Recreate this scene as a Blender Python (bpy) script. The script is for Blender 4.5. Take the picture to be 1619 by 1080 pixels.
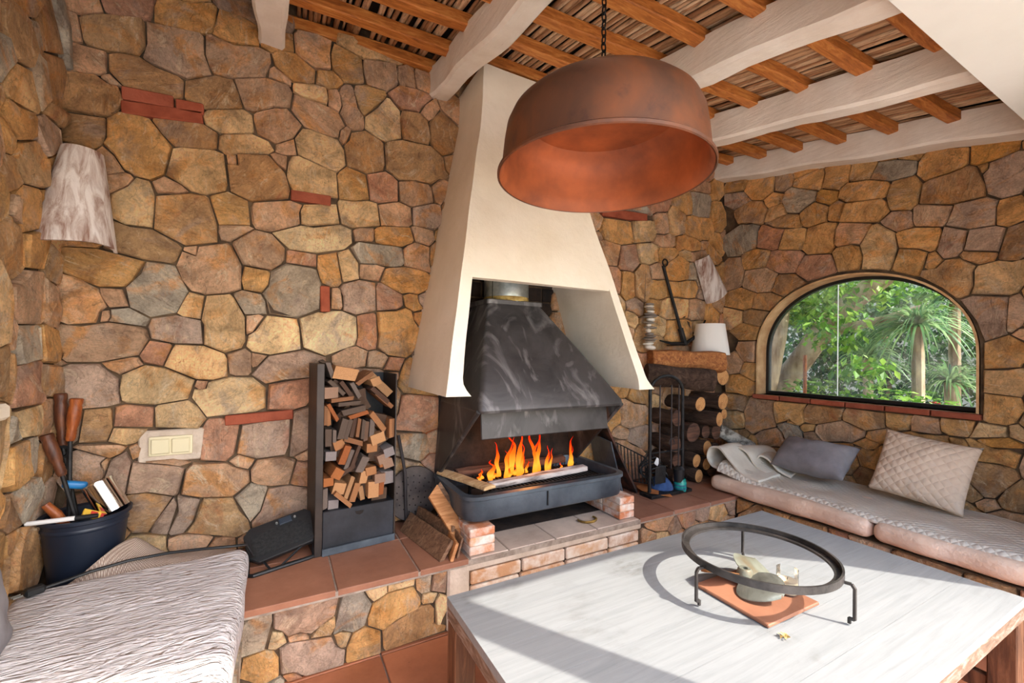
import bpy, bmesh, math, random
import numpy as np
from mathutils import Vector, Matrix, noise
for _o in list(bpy.data.objects): bpy.data.objects.remove(_o)
random.seed(7)
scn = bpy.context.scene
COL = scn.collection
PI = math.pi

# ------------------------------------------------------------------ camera
def cam_axes(yaw, pitch, roll):
    c, s = math.cos(yaw), math.sin(yaw); cp, sp = math.cos(pitch), math.sin(pitch)
    F = Vector((s*cp, c*cp, sp)); R = Vector((c, -s, 0)); U = R.cross(F)
    cr, sr = math.cos(roll), math.sin(roll)
    return cr*R + sr*U, -sr*R + cr*U, F
_R, _U, _F = cam_axes(math.radians(28.55), math.radians(.413), math.radians(.745))
cd = bpy.data.cameras.new('camera'); cam = bpy.data.objects.new('camera', cd); COL.objects.link(cam)
cd.sensor_fit = 'HORIZONTAL'; cd.sensor_width = 36; cd.lens = 676.5/1619*36; cd.shift_y = 13.7/1619
cd.clip_start = .02
cam.matrix_world = Matrix(((_R.x, _U.x, -_F.x, 0), (_R.y, _U.y, -_F.y, 0), (_R.z, _U.z, -_F.z, 1.3), (0, 0, 0, 1)))
scn.camera = cam

# ------------------------------------------------------------------ light
SUN_TRAVEL = Vector((-.361, .58, -.731)).normalized()
w = bpy.data.worlds.new('sky'); scn.world = w; w.use_nodes = True
nt = w.node_tree; nt.nodes.clear()
sky = nt.nodes.new('ShaderNodeTexSky'); sky.sky_type = 'NISHITA'; sky.sun_disc = False
sky.sun_elevation = math.radians(47); sky.sun_rotation = math.atan2(-SUN_TRAVEL.x, -SUN_TRAVEL.y)
sky.air_density = 1.0; sky.dust_density = 2.5; sky.ozone_density = 1.0; sky.altitude = 50
bg = nt.nodes.new('ShaderNodeBackground'); bg.inputs['Strength'].default_value = .56
wo = nt.nodes.new('ShaderNodeOutputWorld')
nt.links.new(sky.outputs[0], bg.inputs[0]); nt.links.new(bg.outputs[0], wo.inputs[0])
sd = bpy.data.lights.new('sun', 'SUN'); sd.energy = 5.0; sd.angle = math.radians(.6); sd.color = (1, .94, .85)
sun = bpy.data.objects.new('sun', sd); COL.objects.link(sun)
sun.rotation_euler = SUN_TRAVEL.to_track_quat('-Z', 'Y').to_euler(); sun.location = (6, -8, 12)
vs = scn.view_settings; vs.view_transform = 'Standard'; vs.look = 'None'; vs.gamma = 1; vs.exposure = .62
vs.use_curve_mapping = False

# ------------------------------------------------------------------ objects and properties
def tag(o, label=None, cat=None, group=None, kind=None):
    if label: o['label'] = label
    if cat: o['category'] = cat
    if group: o['group'] = group
    if kind: o['kind'] = kind
    return o
def thing(name, label, cat, loc=(0, 0, 0), rotz=0, group=None):
    o = bpy.data.objects.new(name, None); COL.objects.link(o); o.empty_display_size = .05
    o.location = loc; o.rotation_euler = (0, 0, rotz)
    return tag(o, label, cat, group)
def link(name, me, mat=None, parent=None, loc=None, rot=None, color=None):
    o = bpy.data.objects.new(name, me); COL.objects.link(o)
    if mat is not None and len(me.materials) == 0: me.materials.append(mat)
    if parent is not None: o.parent = parent
    if loc is not None: o.location = loc
    if rot is not None: o.rotation_euler = rot
    if color is not None: o.color = (*color, 1)
    return o
class MB:
    def __init__(s): s.v = []; s.f = []
    def add(s, v, f):
        b = len(s.v); s.v += [tuple(p) for p in v]; s.f += [tuple(i+b for i in q) for q in f]; return s
    def box(s, c, d, rot=None):
        x, y, z = d[0]/2, d[1]/2, d[2]/2
        P = [Vector(p) for p in ((-x,-y,-z),(x,-y,-z),(x,y,-z),(-x,y,-z),(-x,-y,z),(x,-y,z),(x,y,z),(-x,y,z))]
        if rot is not None: P = [rot @ p for p in P]
        return s.add([p+Vector(c) for p in P], [(0,3,2,1),(4,5,6,7),(0,1,5,4),(1,2,6,5),(2,3,7,6),(3,0,4,7)])
    def rings(s, R, cap=True, close=False):
        n = len(R[0]); b = len(s.v)
        for r in R: s.v += [tuple(p) for p in r]
        m = len(R)
        for i in range(m if close else m-1):
            j = (i+1) % m
            for k in range(n):
                l = (k+1) % n; s.f.append((b+i*n+k, b+i*n+l, b+j*n+l, b+j*n+k))
        if cap and not close:
            s.f.append(tuple(b+k for k in range(n))[::-1]); s.f.append(tuple(b+(m-1)*n+k for k in range(n)))
        return s
    def tube(s, path, r, seg=8, close=False, cap=True):
        P = [Vector(p) for p in path]; n = len(P); R = []; up = None
        for i, p in enumerate(P):
            if close: t = P[(i+1) % n]-P[i-1]
            else: t = P[min(i+1, n-1)]-P[max(i-1, 0)]
            t.normalize()
            if up is None:
                up = t.orthogonal().normalized()
            up = (up - t*up.dot(t)); up = up.normalized() if up.length > 1e-6 else t.orthogonal().normalized()
            sd_ = t.cross(up); rr = r[i] if hasattr(r, '__len__') else r
            R.append([p + up*rr*math.cos(a) + sd_*rr*math.sin(a) for a in [2*PI*k/seg for k in range(seg)]])
        return s.rings(R, cap, close)
    def lathe(s, prof, c=(0, 0, 0), seg=32, cap=True, close=False):
        return s.rings([[(c[0]+r*math.cos(2*PI*k/seg), c[1]+r*math.sin(2*PI*k/seg), c[2]+z) for k in range(seg)] for r, z in prof], cap, close)
    def prism(s, poly, a, b):           # a,b: functions (u,v)->point for the two faces
        n = len(poly); base = len(s.v)
        s.v += [tuple(a(*p)) for p in poly] + [tuple(b(*p)) for p in poly]
        s.f.append(tuple(base+i for i in range(n))[::-1]); s.f.append(tuple(base+n+i for i in range(n)))
        for i in range(n):
            j = (i+1) % n; s.f.append((base+i, base+j, base+n+j, base+n+i))
        return s
    def mesh(s, name, smooth=False, bevel=0, seg=1, fix=True, angle=None):
        me = bpy.data.meshes.new(name); me.from_pydata(s.v, [], s.f); me.update()
        if bevel or fix:
            bm = bmesh.new(); bm.from_mesh(me)
            if bevel:
                bmesh.ops.remove_doubles(bm, verts=bm.verts, dist=1e-5)
                es = [e for e in bm.edges if len(e.link_faces) == 2 and e.calc_face_angle(0) > .5]
                bmesh.ops.bevel(bm, geom=es, offset=bevel, segments=seg, affect='EDGES', profile=.6)
            bmesh.ops.recalc_face_normals(bm, faces=bm.faces); bm.to_mesh(me); bm.free()
        if smooth:
            me.polygons.foreach_set('use_smooth', [True]*len(me.polygons))
            if angle is not None:
                try: me.set_sharp_from_angle(angle=angle)
                except Exception: pass
        return me
    def obj(s, name, mat, parent=None, smooth=False, bevel=0, seg=1, loc=None, rot=None, color=None, angle=.7, fix=True):
        return link(name, s.mesh(name, smooth, bevel, seg, fix, angle), mat, parent, loc, rot, color)
def euler(x=0, y=0, z=0): 
    return Matrix.Rotation(z, 3, 'Z') @ Matrix.Rotation(y, 3, 'Y') @ Matrix.Rotation(x, 3, 'X')
def copy_obj(o, parent=None, loc=None, rot=None, scale=None, color=None):
    c = o.copy(); COL.objects.link(c); c.parent = parent
    if loc is not None: c.location = loc
    if rot is not None: c.rotation_euler = rot
    if scale is not None: c.scale = scale
    if color is not None: c.color = (*color, 1)
    return c
def rbox(sx, sy, sz, r, n=10, disp=None, nz=4):
    """soft box with rounded edges, subdivided; centred in xy, base at z=0"""
    V = {}; verts = []; faces = []
    hx, hy, hz = sx/2, sy/2, sz/2
    nx = max(2, int(n*sx/max(sx, sy))) ; ny = max(2, int(n*sy/max(sx, sy)))
    def vid(p):
        k = (round(p[0], 5), round(p[1], 5), round(p[2], 5))
        if k not in V:
            V[k] = len(verts); q = Vector(p); i = Vector((max(-hx+r, min(hx-r, q.x)), max(-hy+r, min(hy-r, q.y)), max(-hz+r, min(hz-r, q.z))))
            d = q-i
            if d.length > 1e-7: q = i + d.normalized()*r
            if disp: q = disp(q)
            verts.append((q.x, q.y, q.z+hz))
        return V[k]
    def dens(h, m):   # parameter values, denser at the rounded rims
        a = [-h, -h+r*.3, -h+r*.65] + [(-h+r)+(2*h-2*r)*i/m for i in range(m+1)] + [h-r*.65, h-r*.3, h]
        return a
    X, Y, Z = dens(hx, nx), dens(hy, ny), dens(hz, nz)
    for A, B, f in ((X, Y, lambda a, b, s: (a, b, s*hz)), (X, Z, lambda a, b, s: (a, s*hy, b)), (Y, Z, lambda a, b, s: (s*hx, a, b))):
        for s in (-1, 1):
            for i in range(len(A)-1):
                for j in range(len(B)-1):
                    q = [vid(f(A[i], B[j], s)), vid(f(A[i+1], B[j], s)), vid(f(A[i+1], B[j+1], s)), vid(f(A[i], B[j+1], s))]
                    if len(set(q)) == 4: faces.append(q)
    m = MB(); m.add(verts, faces); return m

# ------------------------------------------------------------------ materials
def lin(c): return tuple(((x/255)/12.92 if x/255 <= .04045 else ((x/255+.055)/1.055)**2.4) for x in c)
class NT:
    def __init__(s, name):
        s.m = bpy.data.materials.new(name); s.m.use_nodes = True; s.t = s.m.node_tree; s.t.nodes.clear()
        s.out = s.n('ShaderNodeOutputMaterial'); s.b = s.n('ShaderNodeBsdfPrincipled'); s.l(s.b.outputs[0], s.out.inputs[0])
    def n(s, t, **k):
        o = s.t.nodes.new(t)
        for a, v in k.items(): setattr(o, a, v)
        return o
    def l(s, a, b): s.t.links.new(a, b)
    def coord(s, kind='Object', scale=(1, 1, 1), rand=False, rot=(0, 0, 0)):
        tc = s.n('ShaderNodeTexCoord'); mp = s.n('ShaderNodeMapping'); mp.inputs['Scale'].default_value = scale; mp.inputs['Rotation'].default_value = rot
        s.l(tc.outputs[kind], mp.inputs['Vector'])
        if rand:
            oi = s.n('ShaderNodeObjectInfo'); ml = s.n('ShaderNodeMath', operation='MULTIPLY'); ml.inputs[1].default_value = 37.0
            s.l(oi.outputs['Random'], ml.inputs[0]); s.l(ml.outputs[0], mp.inputs['Location'])
        return mp.outputs[0]
    def noise(s, v, scale, detail=6, rough=.6, dist=0):
        n = s.n('ShaderNodeTexNoise'); n.inputs['Scale'].default_value = scale; n.inputs['Detail'].default_value = detail
        n.inputs['Roughness'].default_value = rough; n.inputs['Distortion'].default_value = dist; s.l(v, n.inputs['Vector']); return n.outputs['Fac']
    def ramp(s, f, stops):
        r = s.n('ShaderNodeValToRGB'); e = r.color_ramp.elements
        while len(e) < len(stops): e.new(.5)
        for i, (p, c) in enumerate(stops):
            e[i].position = p; e[i].color = (*c, 1) if len(c) == 3 else c
        s.l(f, r.inputs[0]); return r.outputs[0]
    def mix(s, a, b, f, mode='MIX'):
        m = s.n('ShaderNodeMix', data_type='RGBA', blend_type=mode)
        for k, v in ((6, a), (7, b)):
            if isinstance(v, tuple): m.inputs[k].default_value = (*v, 1) if len(v) == 3 else v
            else: s.l(v, m.inputs[k])
        if isinstance(f, (int, float)): m.inputs[0].default_value = f
        else: s.l(f, m.inputs[0])
        return m.outputs[2]
    def math(s, op, a, b=0.0):
        m = s.n('ShaderNodeMath', operation=op)
        for i, v in enumerate((a, b)):
            if isinstance(v, (int, float)): m.inputs[i].default_value = v
            else: s.l(v, m.inputs[i])
        return m.outputs[0]
    def bump(s, h, strength=.3, dist=.01, prev=None):
        b = s.n('ShaderNodeBump'); b.inputs['Strength'].default_value = strength; b.inputs['Distance'].default_value = dist
        s.l(h, b.inputs['Height'])
        if prev is not None: s.l(prev, b.inputs['Normal'])
        return b.outputs[0]
    def fin(s, color=None, rough=.7, metal=0, normal=None, spec=None):
        b = s.b
        if color is not None:
            if isinstance(color, tuple): b.inputs['Base Color'].default_value = (*color, 1)
            else: s.l(color, b.inputs['Base Color'])
        if isinstance(rough, (int, float)): b.inputs['Roughness'].default_value = rough
        else: s.l(rough, b.inputs['Roughness'])
        b.inputs['Metallic'].default_value = metal
        if spec is not None: b.inputs['Specular IOR Level'].default_value = spec
        if normal is not None: s.l(normal, b.inputs['Normal'])
        return s.m
def noisy(name, c1, c2, scale=6, lo=.35, hi=.65, rough=.8, metal=0, bs=30, bstr=.3, bd=.01, stretch=(1, 1, 1), rand=False, detail=7, spec=None):
    t = NT(name); v = t.coord(scale=stretch, rand=rand); f = t.noise(v, scale, detail)
    col = t.ramp(f, [(lo, lin(c1)), (hi, lin(c2))])
    nb = t.bump(t.noise(v, bs, 8), bstr, bd) if bstr else None
    return t.fin(col, rough, metal, nb, spec)
def plain(name, c, rough=.5, metal=0, spec=None): 
    return NT(name).fin(lin(c), rough, metal, None, spec)
def objcol(t): 
    return t.n('ShaderNodeObjectInfo').outputs['Color']
def stone_material():
    t = NT('rubble_stone'); v = t.coord(rand=True); oc = objcol(t)
    # streaks run in a direction of their own on every stone
    oi = t.n('ShaderNodeObjectInfo'); tc = t.n('ShaderNodeTexCoord'); cx = t.n('ShaderNodeCombineXYZ')
    t.l(t.math('MULTIPLY', oi.outputs['Random'], 41.0), cx.inputs[0]); t.l(t.math('MULTIPLY', oi.outputs['Random'], 23.0), cx.inputs[1]); t.l(t.math('MULTIPLY', oi.outputs['Random'], 67.0), cx.inputs[2])
    vr = t.n('ShaderNodeVectorRotate', rotation_type='EULER_XYZ'); t.l(tc.outputs['Object'], vr.inputs['Vector']); t.l(cx.outputs[0], vr.inputs['Rotation'])
    mp = t.n('ShaderNodeMapping'); mp.inputs['Scale'].default_value = (1.0, 1.6, 5.0); t.l(vr.outputs[0], mp.inputs['Vector']); t.l(cx.outputs[0], mp.inputs['Location']); vs_ = mp.outputs[0]
    n1 = t.noise(v, 8, 10, .70, .6); n2 = t.noise(v, 4.2, 7, .64, 1.0); n5 = t.noise(t.coord(scale=(1.3, 1.3, 1.3), rand=True, rot=(1, 2, 3)), 4.0, 7, .62, 1.2); n3 = t.noise(v, 95, 4, .75)
    n4 = t.noise(vs_, 5.5, 11, .76, 1.1)
    mu = t.n('ShaderNodeTexVoronoi', feature='DISTANCE_TO_EDGE'); mu.inputs['Scale'].default_value = 4.2
    wv = t.n('ShaderNodeVectorMath', operation='ADD'); nz = t.n('ShaderNodeTexNoise'); nz.inputs['Scale'].default_value = 5; nz.inputs['Detail'].default_value = 6; t.l(v, nz.inputs['Vector'])
    t.l(vs_, wv.inputs[0]); t.l(nz.outputs['Color'], wv.inputs[1]); t.l(wv.outputs[0], mu.inputs['Vector'])
    base = t.mix(oc, lin((176, 158, 146)), t.ramp(n2, [(.34, (.62, .62, .62)), (.46, (0, 0, 0))]))
    base = t.mix(base, lin((214, 150, 74)), t.ramp(n5, [(.52, (0, 0, 0)), (.64, (.60, .60, .60))]))
    base = t.mix(base, lin((168, 88, 54)), t.ramp(n2, [(.60, (0, 0, 0)), (.72, (.55, .55, .55))]))
    dark = t.mix(base, (.66, .59, .54), 1.0, 'MULTIPLY'); light = t.mix(base, (1.46, 1.39, 1.30), 1.0, 'MULTIPLY')
    c = t.mix(dark, light, t.ramp(n1, [(.32, (0, 0, 0)), (.60, (1, 1, 1))]))
    c = t.mix(c, lin((244, 222, 186)), t.ramp(n4, [(.55, (0, 0, 0)), (.66, (.80, .80, .80))]))
    c = t.mix(c, lin((84, 58, 40)), t.ramp(n4, [(.30, (.75, .75, .75)), (.41, (0, 0, 0))]))
    crack = t.ramp(mu.outputs['Distance'], [(.0, (1, 1, 1)), (.018, (0, 0, 0))])
    c = t.mix(c, lin((60, 42, 30)), t.math('MULTIPLY', crack, .32))
    c = t.mix(c, t.mix(c, (.76, .72, .68), 1.0, 'MULTIPLY'), t.ramp(n3, [(.36, (.8, .8, .8)), (.56, (0, 0, 0))]))
    b = t.bump(n4, 1.0, .040); b = t.bump(n1, .8, .022, b); b = t.bump(t.math('SUBTRACT', 1.0, crack), .35, .008, b); b = t.bump(n3, .5, .005, b)
    return t.fin(c, .74, 0, b, .4)
MT = {}
MT['stone'] = stone_material()
MT['mortar'] = noisy('mortar', (58, 44, 33), (112, 90, 66), 9, bs=40, bstr=.7, rough=.95)
MT['mortar_light'] = noisy('light_mortar', (178, 160, 140), (216, 200, 182), 7, bs=35, bstr=.6, rough=.95)
def brick_material():
    t = NT('red_brick'); v = t.coord(rand=True); oc = objcol(t)
    c = t.mix(t.mix(oc, (.7, .62, .58), 1., 'MULTIPLY'), oc, t.ramp(t.noise(v, 14, 7), [(.35, (0, 0, 0)), (.6, (1, 1, 1))]))
    return t.fin(c, .85, 0, t.bump(t.noise(v, 60, 8), .5, .006), .3)
MT['brick'] = brick_material()
def limed_brick():
    t = NT('limewashed_brick'); v = t.coord(rand=True); oc = objcol(t)
    c = t.mix(oc, lin((226, 214, 200)), t.ramp(t.noise(v, 11, 8, .65), [(.40, (0, 0, 0)), (.62, (1, 1, 1))]))
    return t.fin(c, .88, 0, t.bump(t.noise(v, 45, 8), .6, .008), .3)
MT['limed'] = limed_brick()
MT['plaster'] = noisy('cream_plaster', (224, 210, 186), (236, 224, 204), 3, rough=.9, bs=26, bstr=.35, bd=.012)
MT['white_beam'] = None
def beam_material():
    t = NT('whitewashed_timber'); v = t.coord(scale=(6, .7, 6)); g = t.noise(v, 4, 9, .65, .6)
    n = t.noise(t.coord(), 5, 6)
    c = t.ramp(n, [(.3, lin((226, 214, 198))), (.7, lin((245, 238, 226)))])
    c = t.mix(c, lin((92, 72, 56)), t.ramp(g, [(.24, (.9, .9, .9)), (.31, (0, 0, 0))]))
    b = t.bump(g, .5, .012); b = t.bump(t.noise(t.coord(), 40, 6), .3, .004, b)
    return t.fin(c, .8, 0, b, .3)
MT['white_beam'] = beam_material()
def wood_grain(name, c1, c2, c3, along=(1, 9, 9), rough=.6, rand=True, sc=6):
    t = NT(name); v = t.coord(scale=along, rand=rand); g = t.noise(v, sc, 9, .65, 1.0); f = t.noise(v, sc*6, 4, .6)
    c = t.ramp(g, [(.28, lin(c1)), (.5, lin(c2)), (.72, lin(c3))])
    b = t.bump(g, .35, .006); b = t.bump(f, .25, .002, b)
    return t.fin(c, rough, 0, b, .35)
MT['batten'] = wood_grain('orange_stained_wood', (120, 66, 26), (180, 108, 48), (212, 148, 78), along=(1.2, 9, 9), rough=.55)
def kindle_mat():
    t = NT('kindling_wood'); v = t.coord(scale=(12, 1.5, 12), rand=True); oc = objcol(t); g = t.noise(v, 4, 8, .65, .8)
    c = t.mix(t.mix(oc, (.42, .36, .32), 1., 'MULTIPLY'), oc, t.ramp(g, [(.33, (0, 0, 0)), (.55, (1, 1, 1))]))
    return t.fin(c, .8, 0, t.bump(g, .5, .005), .3)
MT['kindling'] = kindle_mat()
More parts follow.
